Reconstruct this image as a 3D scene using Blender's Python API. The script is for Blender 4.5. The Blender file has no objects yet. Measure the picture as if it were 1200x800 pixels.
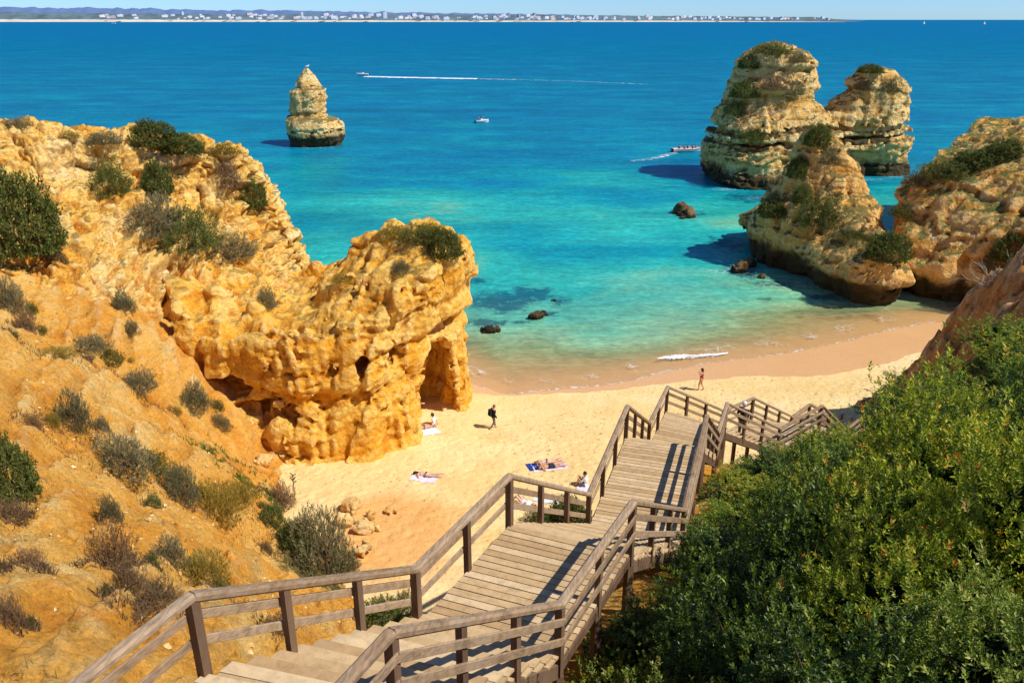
import bpy, math, random
import numpy as np
from mathutils import Vector, Matrix
from mathutils.bvhtree import BVHTree

scene = bpy.context.scene
COL = scene.collection
RNG = np.random.RandomState(11)
random.seed(11)

# ------------------------------------------------------------------ camera
CAMZ = 25.0
PITCH = math.atan(378 / 942)
SP, CP = math.sin(PITCH), math.cos(PITCH)
cam_d = bpy.data.cameras.new('camera')
cam = bpy.data.objects.new('camera', cam_d)
COL.objects.link(cam)
cam.location = (0, 0, CAMZ)
cam.rotation_euler = (math.pi / 2 - PITCH, 0, 0)
cam_d.sensor_width = 36
cam_d.lens = 942 / 1200 * 36
cam_d.clip_start = 0.1
cam_d.clip_end = 60000
scene.camera = cam

def ray(px, py):
    """direction through a pixel of the 1200x800 photograph"""
    v = (400 - py) / 942
    return np.array([(px - 600) / 942, CP + v * SP, -SP + v * CP])

def at_z(px, py, z):
    d = ray(px, py)
    t = (CAMZ - z) / -d[2]
    return np.array([d[0] * t, d[1] * t, z])

def at_y(px, py, Y):
    d = ray(px, py)
    t = Y / d[1]
    return np.array([d[0] * t, Y, CAMZ + d[2] * t])

# ------------------------------------------------------------------ objects
def tag(o, label=None, cat=None, group=None, kind=None):
    if label: o['label'] = label
    if cat: o['category'] = cat
    if group: o['group'] = group
    if kind: o['kind'] = kind
    return o

def empty(name, loc=(0, 0, 0), rz=0.0):
    o = bpy.data.objects.new(name, None)
    COL.objects.link(o)
    o.location = loc
    o.rotation_euler = (0, 0, rz)
    o.empty_display_size = 0.2
    return o

def link(name, me, parent=None, mat=None):
    o = bpy.data.objects.new(name, me)
    COL.objects.link(o)
    if mat: 
        me.materials.clear(); me.materials.append(mat)
    if parent: o.parent = parent
    return o

def copy_tree(o, parent=None):
    c = o.copy(); COL.objects.link(c); c.parent = parent
    for ch in list(o.children): copy_tree(ch, c)
    return c

def mk_mesh(name, V, F, smooth=False, attrs=None):
    """V (n,3); F (m,k) one face size, or list of such arrays"""
    V = np.asarray(V, np.float32)
    Fs = F if isinstance(F, list) else [F]
    Fs = [np.asarray(f, np.int32) for f in Fs if len(f)]
    me = bpy.data.meshes.new(name)
    me.vertices.add(len(V))
    me.vertices.foreach_set('co', V.ravel())
    loops = np.concatenate([f.ravel() for f in Fs])
    sizes = np.concatenate([np.full(len(f), f.shape[1], np.int32) for f in Fs])
    starts = np.concatenate([[0], np.cumsum(sizes)[:-1]]).astype(np.int32)
    me.loops.add(len(loops)); me.loops.foreach_set('vertex_index', loops)
    me.polygons.add(len(sizes)); me.polygons.foreach_set('loop_start', starts)
    me.polygons.foreach_set('loop_total', sizes)
    me.polygons.foreach_set('use_smooth', np.full(len(sizes), smooth))
    me.update(calc_edges=True)
    if attrs:
        for k, a in attrs.items():
            at = me.attributes.new(k, 'FLOAT', 'POINT')
            at.data.foreach_set('value', np.asarray(a, np.float32))
    me.validate()
    return me

class MB:
    """collects boxes, bars, tubes in one mesh"""
    def __init__(s): s.v = []; s.f = {}; s.n = 0; s.r = []
    def add(s, V, F, r=None):
        V = np.asarray(V, float)
        s.v.append(V)
        for f in F: s.f.setdefault(len(f), []).append([i + s.n for i in f])
        s.r.append(np.full(len(V), random.random() if r is None else r))
        s.n += len(V)
    def hexa(s, P, r=None):
        s.add(P, [(0,3,2,1),(4,5,6,7),(0,1,5,4),(1,2,6,5),(2,3,7,6),(3,0,4,7)], r)
    def box(s, c, size, rz=0.0, r=None):
        x, y, z = np.array(size) / 2
        P = np.array([(-x,-y,-z),(x,-y,-z),(x,y,-z),(-x,y,-z),(-x,-y,z),(x,-y,z),(x,y,z),(-x,y,z)])
        ca, sa = math.cos(rz), math.sin(rz)
        P = P @ np.array([[ca, sa, 0], [-sa, ca, 0], [0, 0, 1]])
        s.hexa(P + np.array(c), r)
    def bar(s, a, b, w, h, bev=0.0, r=None, up=(0, 0, 1)):
        """beam from a to b, width w sideways, h upward, bevelled section"""
        a = np.array(a, float); b = np.array(b, float)
        t = (b - a) / np.linalg.norm(b - a)
        sd = np.cross(t, np.array(up, float)); sd /= np.linalg.norm(sd); u = np.cross(sd, t)
        if bev > 0:
            q = bev
            sec = [(-w/2+q,-h/2),(w/2-q,-h/2),(w/2,-h/2+q),(w/2,h/2-q),(w/2-q,h/2),(-w/2+q,h/2),(-w/2,h/2-q),(-w/2,-h/2+q)]
        else: sec = [(-w/2,-h/2),(w/2,-h/2),(w/2,h/2),(-w/2,h/2)]
        k = len(sec)
        P = [a + sd*x + u*y for x, y in sec] + [b + sd*x + u*y for x, y in sec]
        F = [tuple(range(k))[::-1], tuple(range(k, 2*k))] + [(i, (i+1) % k, k+(i+1) % k, k+i) for i in range(k)]
        s.add(P, F, r)
    def tube(s, pts, rad, k=6, r=None):
        pts = [np.array(p, float) for p in pts]
        rad = rad if hasattr(rad, '__len__') else [rad] * len(pts)
        P = []
        for i, p in enumerate(pts):
            t = pts[min(i+1, len(pts)-1)] - pts[max(i-1, 0)]; t = t / (np.linalg.norm(t) + 1e-9)
            a = np.cross(t, (0.13, 0.2, 1) if abs(t[2]) < .9 else (1, 0.1, 0)); a /= np.linalg.norm(a); b = np.cross(t, a)
            P += [p + rad[i] * (a * math.cos(2*math.pi*j/k) + b * math.sin(2*math.pi*j/k)) for j in range(k)]
        F = [(i*k+j, i*k+(j+1) % k, (i+1)*k+(j+1) % k, (i+1)*k+j) for i in range(len(pts)-1) for j in range(k)]
        F += [tuple(range(k))[::-1], tuple(range((len(pts)-1)*k, len(pts)*k))]
        s.add(P, F, r)
    def mesh(s, name, smooth=False):
        V = np.concatenate(s.v)
        return mk_mesh(name, V, [np.array(f) for f in s.f.values()], smooth, {'rnd': np.concatenate(s.r)})
    def build(s, name, mat, parent=None, smooth=False):
        return link(name, s.mesh(name, smooth), parent, mat)

# ------------------------------------------------------------------ noise (numpy)
_pr = np.random.RandomState(5)
PERM = np.tile(_pr.permutation(256), 6).astype(np.int32)
GRD = _pr.normal(size=(256, 3)).astype(np.float32); GRD /= np.linalg.norm(GRD, axis=1)[:, None]
JIT = _pr.rand(256, 3).astype(np.float32)

def pn(P):
    P = np.asarray(P, np.float32)
    I = np.floor(P); f = P - I; I = I.astype(np.int32) & 255
    u = f * f * f * (f * (f * 6 - 15) + 10)
    out = np.zeros(len(P), np.float32)
    for dx in (0, 1):
        wx = u[:, 0] if dx else 1 - u[:, 0]
        hx = PERM[(I[:, 0] + dx)]
        for dy in (0, 1):
            wy = wx * (u[:, 1] if dy else 1 - u[:, 1])
            hy = PERM[hx + I[:, 1] + dy]
            for dz in (0, 1):
                g = GRD[PERM[hy + I[:, 2] + dz]]
                w = wy * (u[:, 2] if dz else 1 - u[:, 2])
                out += w * (g[:, 0]*(f[:, 0]-dx) + g[:, 1]*(f[:, 1]-dy) + g[:, 2]*(f[:, 2]-dz))
    return out * 1.5

def fbm(P, octv=4, gain=0.5, lac=2.03, ridged=False):
    a, s = 1.0, 0.0
    P = np.asarray(P, np.float32); tot = 0
    for i in range(octv):
        n = pn(P + 17.3 * i)
        if ridged: n = 1 - 2 * np.abs(n)
        s = s + a * n; tot += a
        a *= gain; P = P * lac
    return s / tot

def worley(P, ids=False):
    P = np.asarray(P, np.float32)
    I = np.floor(P); f = P - I; I = I.astype(np.int32) & 255
    F1 = np.full(len(P), 9, np.float32); F2 = F1.copy(); ID = np.zeros(len(P), np.int32)
    for dx in (-1, 0, 1):
        for dy in (-1, 0, 1):
            for dz in (-1, 0, 1):
                h = PERM[PERM[PERM[(I[:, 0]+dx) & 255] + ((I[:, 1]+dy) & 255)] + ((I[:, 2]+dz) & 255)]
                j = JIT[h]
                d = (j[:, 0]+dx-f[:, 0])**2 + (j[:, 1]+dy-f[:, 1])**2 + (j[:, 2]+dz-f[:, 2])**2
                m = d < F1
                F2 = np.where(m, F1, np.minimum(F2, d)); F1 = np.where(m, d, F1); ID = np.where(m, h, ID)
    if ids: return np.sqrt(F1), np.sqrt(F2), JIT[ID, 0]
    return np.sqrt(F1), np.sqrt(F2)

def sstep(a, b, x):
    t = np.clip((x - a) / (b - a), 0, 1)
    return t * t * (3 - 2 * t)

def smin(a, b, k):
    h = np.clip(.5 + .5 * (b - a) / k, 0, 1)
    return b + (a - b) * h - k * h * (1 - h)

def smax(a, b, k): return -smin(-a, -b, k)

class TPS:
    """smooth surface through scattered heights"""
    def __init__(s, pts, lam=0.0):
        pts = np.array(pts, float); s.p = pts[:, :2]; n = len(pts)
        K = s.k(s.p, s.p) + lam * np.eye(n)
        Pm = np.hstack([np.ones((n, 1)), s.p])
        A = np.block([[K, Pm], [Pm.T, np.zeros((3, 3))]])
        s.w = np.linalg.solve(A, np.concatenate([pts[:, 2], np.zeros(3)]))
    def k(s, a, b):
        d2 = ((a[:, None, :] - b[None]) ** 2).sum(-1)
        return np.sqrt(d2 + .25)
    def __call__(s, x, y):
        sh = np.shape(x); q = np.stack([np.ravel(x), np.ravel(y)], 1).astype(float)
        out = np.empty(len(q))
        for i in range(0, len(q), 100000):
            c = q[i:i+100000]
            out[i:i+100000] = s.k(c, s.p) @ s.w[:-3] + s.w[-3] + c @ s.w[-2:]
        return out.reshape(sh)

# ------------------------------------------------------------------ SDF meshing
import openvdb
def sdf_mesh(name, fn, lo, hi, h, fine=None, band=1.4, smooth=True, keep=None):
    """fn(P)->distance (cheap), fine(P, d)->distance with rock detail near the surface"""
    lo = np.array(lo, float); hi = np.array(hi, float)
    n = np.ceil((hi - lo) / h).astype(int) + 1
    ax = [lo[i] + h * np.arange(n[i]) for i in range(3)]
    f = np.empty(n, np.float32)
    X, Y = np.meshgrid(ax[0], ax[1], indexing='ij')
    step = max(1, int(600000 // (n[0] * n[1])))
    for k in range(0, n[2], step):
        zz = ax[2][k:k+step]
        P = np.stack([np.repeat(X[:, :, None], len(zz), 2).ravel(), np.repeat(Y[:, :, None], len(zz), 2).ravel(),
                      np.tile(zz, n[0] * n[1])], 1).astype(np.float32)
        d = fn(P).astype(np.float32)
        if fine is not None:
            m = np.abs(d) < band
            if m.any(): d[m] = fine(P[m], d[m])
        f[:, :, k:k+step] = d.reshape(n[0], n[1], len(zz))
    f[0] = f[-1] = h; f[:, 0] = f[:, -1] = h; f[:, :, 0] = f[:, :, -1] = h
    g = openvdb.FloatGrid(float(h * 3))
    g.copyFromArray(np.clip(f, -3*h, 3*h).astype(np.float32))
    V, Q = g.convertToQuads(0.0)
    V = V * h + lo
    me = mk_mesh(name, V, Q[:, ::-1], smooth)
    # drop loose crumbs
    import bmesh
    bm = bmesh.new(); bm.from_mesh(me); bm.verts.ensure_lookup_table()
    seen = np.zeros(len(bm.verts), bool); comps = []
    for v in bm.verts:
        if seen[v.index]: continue
        st = [v]; seen[v.index] = True; c = []
        while st:
            a = st.pop(); c.append(a)
            for e in a.link_edges:
                b = e.other_vert(a)
                if not seen[b.index]: seen[b.index] = True; st.append(b)
        comps.append(c)
    comps.sort(key=len, reverse=True)
    dead = [v for c in comps[1:] for v in c]
    if dead: bmesh.ops.delete(bm, geom=dead, context='VERTS')
    bm.normal_update()
    # outward normals
    top = max(bm.verts, key=lambda v: v.co.z)
    if top.normal.z < 0: bmesh.ops.reverse_faces(bm, faces=bm.faces)
    bm.to_mesh(me); bm.free()
    return me

def rock_fine(scale=1.0, strata=.35, blocky=.5, lump=.7, seed=0.0, cleft=.5):
    """layered, pitted limestone relief"""
    def fn(P, d):
        Q = P + seed
        w = pn(Q * .22 / scale)
        d = d + lump * scale * fbm(Q * (.32 / scale), 3)
        zz = P[:, 2] / scale + 1.1 * w + .3 * pn(Q * (.8 / scale))
        def beds(q, sharp):
            k = np.floor(q); f = q - k; k = k.astype(np.int32)
            a = JIT[PERM[(k + int(seed)) & 255], 1]; b = JIT[PERM[(k + 1 + int(seed)) & 255], 1]
            return a + (b - a) * sstep(1 - sharp, 1, f) - .5 - .5 * np.exp(-((f - 1 + sharp * .5) / (sharp * .6)) ** 2) * .5
        amp = .5 + .9 * sstep(-.4, .5, pn(Q * (.15 / scale) + 40))
        d = d - strata * scale * amp * (1.9 * beds(zz * .55, .22) + .8 * beds(zz * 1.7 + .3 * pn(Q * (.5 / scale)), .3))
        bm = .30 + .70 * sstep(-.35, .40, pn(Q * (.20 / scale) + 63))
        if blocky:
            s = np.array([.62, .62, 1.0]) / scale
            F1, F2, cid = worley(Q * s + .35 * np.stack([pn(Q / scale), pn(Q / scale + 31), w], 1), True)
            d = d + bm * blocky * scale * (.62 * (cid - .5) + .30 * np.exp(-((F2 - F1) / .07) ** 2) - .06)
            F1, F2, cid = worley(Q * s * 2.2 + 5 + .25 * np.stack([w, pn(Q * 2 / scale), w], 1), True)
            d = d + bm * bm * blocky * scale * (.24 * (cid - .5) + .15 * np.exp(-((F2 - F1) / .10) ** 2) - .03)
        if cleft:
            cf = fbm(np.stack([Q[:, 0] * .42, Q[:, 1] * .42, Q[:, 2] * .10], 1) / scale + 11, 3, ridged=True)
            d = d + cleft * scale * (sstep(.35, .85, cf) - .2)
        # wind hollows
        hol = fbm(Q * (.75 / scale) + 77, 2)
        d = d + .40 * scale * sstep(.34, .62, hol) * blocky * bm
        d = d + .16 * scale * bm * fbm(Q * (2.0 / scale), 4)
        return d
    return fn

def loft(rows, Y0, ry, yshift=0.0):
    """upright body from photographed outline rows (py, pxL, pxR) standing at depth Y0; ry(half depth factor or list)"""
    zs, cx, rx, ryy = [], [], [], []
    for i, (py, l, r) in enumerate(rows):
        a = at_y(l, py, Y0); b = at_y(r, py, Y0)
        zs.append(a[2]); cx.append((a[0] + b[0]) / 2); rx.append((b[0] - a[0]) / 2)
        ryy.append((b[0] - a[0]) / 2 * (ry[i] if hasattr(ry, '__len__') else ry))
    o = np.argsort(zs); zs = np.array(zs)[o]; cx = np.array(cx)[o]; rx = np.array(rx)[o]; ryy = np.array(ryy)[o]
    ztop = zs[-1]
    def fn(P):
        z = P[:, 2]
        x = np.interp(z, zs, cx); a = np.interp(z, zs, rx); b = np.interp(z, zs, ryy)
        e = (np.abs((P[:, 0] - x) / a) ** 2.4 + np.abs((P[:, 1] - Y0 - yshift) / b) ** 2.4) ** (1 / 2.4)
        d = (e - 1) * np.minimum(a, b)
        return smax(d, z - ztop, .8)
    return fn

def poly_sd(poly):
    poly = np.array(poly, float); n = len(poly)
    def fn(x, y):
        d = np.full(len(x), 1e9); s = np.ones(len(x))
        for i in range(n):
            a, b = poly[i], poly[i - 1]
            e = b - a; wx, wy = x - a[0], y - a[1]
            t = np.clip((wx * e[0] + wy * e[1]) / (e @ e), 0, 1)
            d = np.minimum(d, (wx - e[0]*t) ** 2 + (wy - e[1]*t) ** 2)
            c = np.stack([y >= a[1], y < b[1], e[0] * wy > e[1] * wx])
            fl = c.all(0) | (~c).all(0)
            s = np.where(fl, -s, s)
        return s * np.sqrt(d)
    return fn

def ell(P, c, r):
    q = (P - np.array(c)) / np.array(r)
    return (np.sqrt((q ** 2).sum(1)) - 1) * min(r)

# ------------------------------------------------------------------ node helper
class NT:
    def __init__(s, name):
        s.m = bpy.data.materials.new(name); s.m.use_nodes = True
        s.t = s.m.node_tree; s.t.nodes.clear()
        s.out = s.t.nodes.new('ShaderNodeOutputMaterial')
    def n(s, typ, ins=None, **kw):
        nd = s.t.nodes.new('ShaderNode' + typ)
        for k, v in kw.items(): setattr(nd, k, v)
        for k, v in (ins or {}).items(): s.set(nd.inputs[k], v)
        return nd
    def set(s, sock, v):
        if hasattr(v, 'outputs'): v = v.outputs[0]
        if isinstance(v, bpy.types.NodeSocket): s.t.links.new(v, sock)
        else:
            if isinstance(v, tuple) and len(v) == 3 and sock.type == 'RGBA': v = v + (1,)
            sock.default_value = v
    def math(s, op, a, b=None, c=None, clamp=False):
        nd = s.n('Math', operation=op, use_clamp=clamp); s.set(nd.inputs[0], a)
        if b is not None: s.set(nd.inputs[1], b)
        if c is not None: s.set(nd.inputs[2], c)
        return nd.outputs[0]
    def mix(s, f, a, b, blend='MIX'):
        nd = s.n('Mix', data_type='RGBA', blend_type=blend, clamp_factor=True)
        s.set(nd.inputs[0], f); s.set(nd.inputs[6], a); s.set(nd.inputs[7], b)
        return nd.outputs[2]
    def noise(s, vec, scale, detail=4, rough=.5, dist=0.0, sc=None):
        if sc: vec = s.n('Mapping', {'Vector': vec, 'Scale': sc}).outputs[0]
        return s.n('TexNoise', {'Vector': vec, 'Scale': scale, 'Detail': detail, 'Roughness': rough, 'Distortion': dist}).outputs['Fac']
    def ramp(s, fac, stops, interp='LINEAR'):
        nd = s.n('ValToRGB'); s.set(nd.inputs[0], fac); cr = nd.color_ramp; cr.interpolation = interp
        while len(cr.elements) > 1: cr.elements.remove(cr.elements[-1])
        for i, (p, c) in enumerate(stops):
            e = cr.elements[0] if i == 0 else cr.elements.new(p)
            e.position = p
            if not hasattr(c, '__len__'): c = (c, c, c)
            e.color = tuple(c) + (1,)
        return nd.outputs[0]
    def rng(s, v, a, b, c=0.0, d=1.0, smooth=False):
        nd = s.n('MapRange', {'Value': v, 'From Min': a, 'From Max': b, 'To Min': c, 'To Max': d})
        if smooth: nd.interpolation_type = 'SMOOTHSTEP'
        return nd.outputs[0]
    def attr(s, name): return s.n('Attribute', attribute_name=name).outputs['Fac']
    def pos(s): return s.n('NewGeometry').outputs['Position']
    def objco(s): return s.n('TexCoord').outputs['Object']
    def bump(s, h, strength=.5, dist=.1, normal=None):
        ins = {'Height': h, 'Strength': strength, 'Distance': dist}
        if normal is not None: ins['Normal'] = normal
        return s.n('Bump', ins).outputs[0]
    def bsdf(s, color, rough=.8, normal=None, spec=.3, **kw):
        ins = {'Base Color': color, 'Roughness': rough, 'Specular IOR Level': spec}
        if normal is not None: ins['Normal'] = normal
        ins.update(kw)
        b = s.n('BsdfPrincipled', ins)
        s.t.links.new(b.outputs[0], s.out.inputs[0])
        return b
    def comp(s, vec, i): return s.n('SeparateXYZ', {0: vec}).outputs[i]
# ------------------------------------------------------------------ materials
def mat_rock(name, cols, veg=0.0, vegcol=((.05,.055,.015),(.12,.10,.04)), wet=1.3, seed=0.0, strata=.5, vegz=.55):
    """layered limestone: cols = rust, ochre, gold, cream"""
    t = NT(name); p = t.n('VectorMath', {0: t.pos(), 1: (seed, seed * .7, 0.0)}, operation='ADD').outputs[0]
    n1 = t.noise(p, .28, 7, .6, .6)
    n2 = t.noise(p, .9, 6, .62, .4, sc=(.16, .16, 1.5))
    f = t.math('ADD', t.math('MULTIPLY', n1, 1 - strata), t.math('MULTIPLY', n2, strata))
    base = t.ramp(f, [(.30, cols[0]), (.43, cols[1]), (.53, cols[2]), (.66, cols[3])])
    n3 = t.noise(p, 5.5, 8, .7)
    base = t.mix(1.0, base, t.ramp(n3, [(.28, .52), (.5, .96), (.72, 1.22)]), 'MULTIPLY')
    stain = t.rng(t.noise(p, 1.3, 5, .65, .8, sc=(1, 1, .35)), .56, .72)
    base = t.mix(t.math('MULTIPLY', stain, .55), base, tuple(c * .55 for c in cols[0]))
    cav = t.attr('cav')  # rust in hollows, cream on ridges; also paints crevice shade into the colour
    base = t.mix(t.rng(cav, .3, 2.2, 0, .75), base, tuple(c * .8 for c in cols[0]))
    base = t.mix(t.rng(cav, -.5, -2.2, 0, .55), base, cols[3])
    geo = t.n('NewGeometry')
    if veg > 0:
        nz = t.comp(geo.outputs['Normal'], 2)
        vn = t.math('ADD', nz, t.math('MULTIPLY', t.math('SUBTRACT', t.noise(p, .8, 6, .65), .5), 1.6))
        vf = t.rng(vn, vegz, vegz + .3, 0, veg, True)
        vc = t.mix(t.rng(t.noise(p, 3.0, 6, .7), .35, .65), vegcol[0], vegcol[1])
        base = t.mix(vf, base, vc)
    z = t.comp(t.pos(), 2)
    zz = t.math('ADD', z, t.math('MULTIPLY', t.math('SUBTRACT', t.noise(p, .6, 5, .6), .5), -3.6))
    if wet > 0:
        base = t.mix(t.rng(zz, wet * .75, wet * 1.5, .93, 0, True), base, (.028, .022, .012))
    hb = t.math('ADD', t.noise(p, 1.7, 12, .72), t.math('MULTIPLY', t.n('TexVoronoi', {'Vector': p, 'Scale': 3.1}).outputs['Distance'], .35))
    nb = t.bump(hb, .8, .32)
    nb = t.bump(t.noise(p, 7, 8, .72), .7, .08, nb)
    t.bsdf(base, .9, nb, .15)
    return t.m

GOLD = ((.70,.25,.025),(.90,.46,.065),(.95,.60,.16),(.96,.74,.36))
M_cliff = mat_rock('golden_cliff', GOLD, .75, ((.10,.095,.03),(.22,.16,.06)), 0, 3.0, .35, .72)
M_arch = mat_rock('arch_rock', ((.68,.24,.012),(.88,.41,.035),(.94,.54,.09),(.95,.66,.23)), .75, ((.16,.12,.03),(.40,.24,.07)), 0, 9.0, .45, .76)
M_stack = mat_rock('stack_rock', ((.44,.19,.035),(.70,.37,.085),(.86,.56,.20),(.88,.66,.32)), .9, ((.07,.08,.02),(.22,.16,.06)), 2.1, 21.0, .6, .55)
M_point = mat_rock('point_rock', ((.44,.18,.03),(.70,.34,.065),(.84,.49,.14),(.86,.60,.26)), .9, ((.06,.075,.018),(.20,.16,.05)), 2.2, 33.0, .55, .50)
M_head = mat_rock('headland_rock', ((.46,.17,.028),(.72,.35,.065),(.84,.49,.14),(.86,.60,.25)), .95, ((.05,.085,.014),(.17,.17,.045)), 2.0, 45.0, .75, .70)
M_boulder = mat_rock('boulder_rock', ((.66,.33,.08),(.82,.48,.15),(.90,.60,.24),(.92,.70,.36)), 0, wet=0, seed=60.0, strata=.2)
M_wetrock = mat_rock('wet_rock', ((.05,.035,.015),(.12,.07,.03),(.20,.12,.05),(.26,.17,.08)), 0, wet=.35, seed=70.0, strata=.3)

def mat_soil():
    t = NT('hillside_soil'); p = t.pos()
    x = t.comp(p, 0); y = t.comp(p, 1)
    n1 = t.noise(p, .35, 7, .62, .5)
    base = t.ramp(n1, [(.30, (.74,.28,.03)), (.45, (.90,.41,.055)), (.57, (.96,.52,.11)), (.72, (.97,.67,.25))])
    red = t.rng(t.math('ADD', t.noise(p, .3, 4, .6), t.rng(x, 10, 20, -.05, .3)), .56, .72)
    base = t.mix(t.math('MULTIPLY', red, .6), base, (.70,.23,.03))
    right = t.rng(x, 14, 20, 0, .8, True)
    base = t.mix(right, base, t.ramp(t.noise(p, 1.2, 6, .65), [(.3, (.50,.14,.035)), (.5, (.74,.28,.07)), (.7, (.82,.44,.16))]))
    cav = t.attr('cav'); base = t.mix(t.rng(cav, .3, 2.2, 0, .6), base, (.40,.15,.03)); base = t.mix(t.rng(cav, -.3, -2.2, 0, .5), base, (.97,.76,.38))  # hollows tinted darker as painted crevice shade, ridges paler
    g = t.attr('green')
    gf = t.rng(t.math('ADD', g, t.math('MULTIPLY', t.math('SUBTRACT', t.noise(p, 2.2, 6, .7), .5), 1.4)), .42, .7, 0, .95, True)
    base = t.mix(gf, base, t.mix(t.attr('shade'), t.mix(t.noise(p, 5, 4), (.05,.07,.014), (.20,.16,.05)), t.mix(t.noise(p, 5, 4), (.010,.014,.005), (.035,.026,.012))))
    dry = t.rng(t.noise(p, .7, 8, .75, .5), .54, .66, 0, .55)
    base = t.mix(dry, base, (.44,.29,.11))
    # gravel
    vo = t.n('TexVoronoi', {'Vector': p, 'Scale': 14.0}, feature='F1')
    base = t.mix(t.rng(vo.outputs['Distance'], .12, .22, .35, 0), base, (.78,.66,.45))
    base = t.mix(1.0, base, t.ramp(t.noise(p, 7, 8, .75), [(.28, .50), (.48, .98), (.75, 1.2)]), 'MULTIPLY')
    crk = t.n('TexVoronoi', {'Vector': t.n('VectorMath', {0: p, 1: t.n('TexNoise', {'Vector': p, 'Scale': 1.5, 'Detail': 5.0}).outputs['Color']}, operation='ADD').outputs[0], 'Scale': 1.1}, feature='DISTANCE_TO_EDGE').outputs['Distance']
    base = t.mix(t.rng(crk, .0, .03, .25, 0), base, (.5,.2,.04))
    nb = t.bump(t.noise(p, 1.6, 12, .74), .9, .42)
    nb = t.bump(t.noise(p, 9, 8, .75), .8, .08, nb)
    nb = t.bump(t.math('SUBTRACT', 1, vo.outputs['Distance']), .4, .03, nb)
    t.bsdf(base, .95, nb, .1)
    return t.m
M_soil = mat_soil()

def mat_sand():
    t = NT('beach_sand'); p = t.pos()
    wet = t.attr('wet'); red = t.attr('red')
    big = t.noise(p, .22, 5, .6)
    dry = t.ramp(big, [(.3, (.80,.54,.21)), (.5, (.86,.62,.27)), (.7, (.90,.69,.35))])
    foot = t.n('TexVoronoi', {'Vector': p, 'Scale': 2.3, 'Randomness': 1.0}, feature='SMOOTH_F1').outputs['Distance']
    fz = t.rng(t.attr('foot'), .2, .8)
    fm = t.math('MULTIPLY', t.rng(foot, .10, .24, 1, 0), fz)
    dry = t.mix(t.math('MULTIPLY', fm, .6), dry, (.50,.31,.11))
    dry = t.mix(t.math('MULTIPLY', t.rng(t.noise(p, .7, 6, .7), .5, .7), .35), dry, (.62,.38,.13))
    dry = t.mix(t.rng(red, .25, .8, 0, .85), dry, t.mix(t.noise(p, 2.0, 5, .7), (.72,.30,.06), (.80,.46,.16)))
    wetc = t.mix(t.noise(p, .3, 4, .6), (.68,.37,.15), (.76,.44,.19))
    base = t.mix(t.rng(wet, .35, .65, 0, 1, True), dry, wetc)
    base = t.mix(1.0, base, t.ramp(t.noise(p, 9, 6, .7), [(.3, .85), (.6, 1.06)]), 'MULTIPLY')
    h = t.math('SUBTRACT', t.noise(p, 2.6, 8, .65), t.math('MULTIPLY', t.math('MULTIPLY', t.rng(foot, .0, .26, 1, 0), fz), .55))
    nb = t.bump(h, t.rng(wet, .2, .6, .75, .05), .14)
    t.bsdf(base, t.rng(wet, .3, .7, .95, .42), nb, t.rng(wet, .3, .8, .1, .35))
    return t.m
M_sand = mat_sand()

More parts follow.
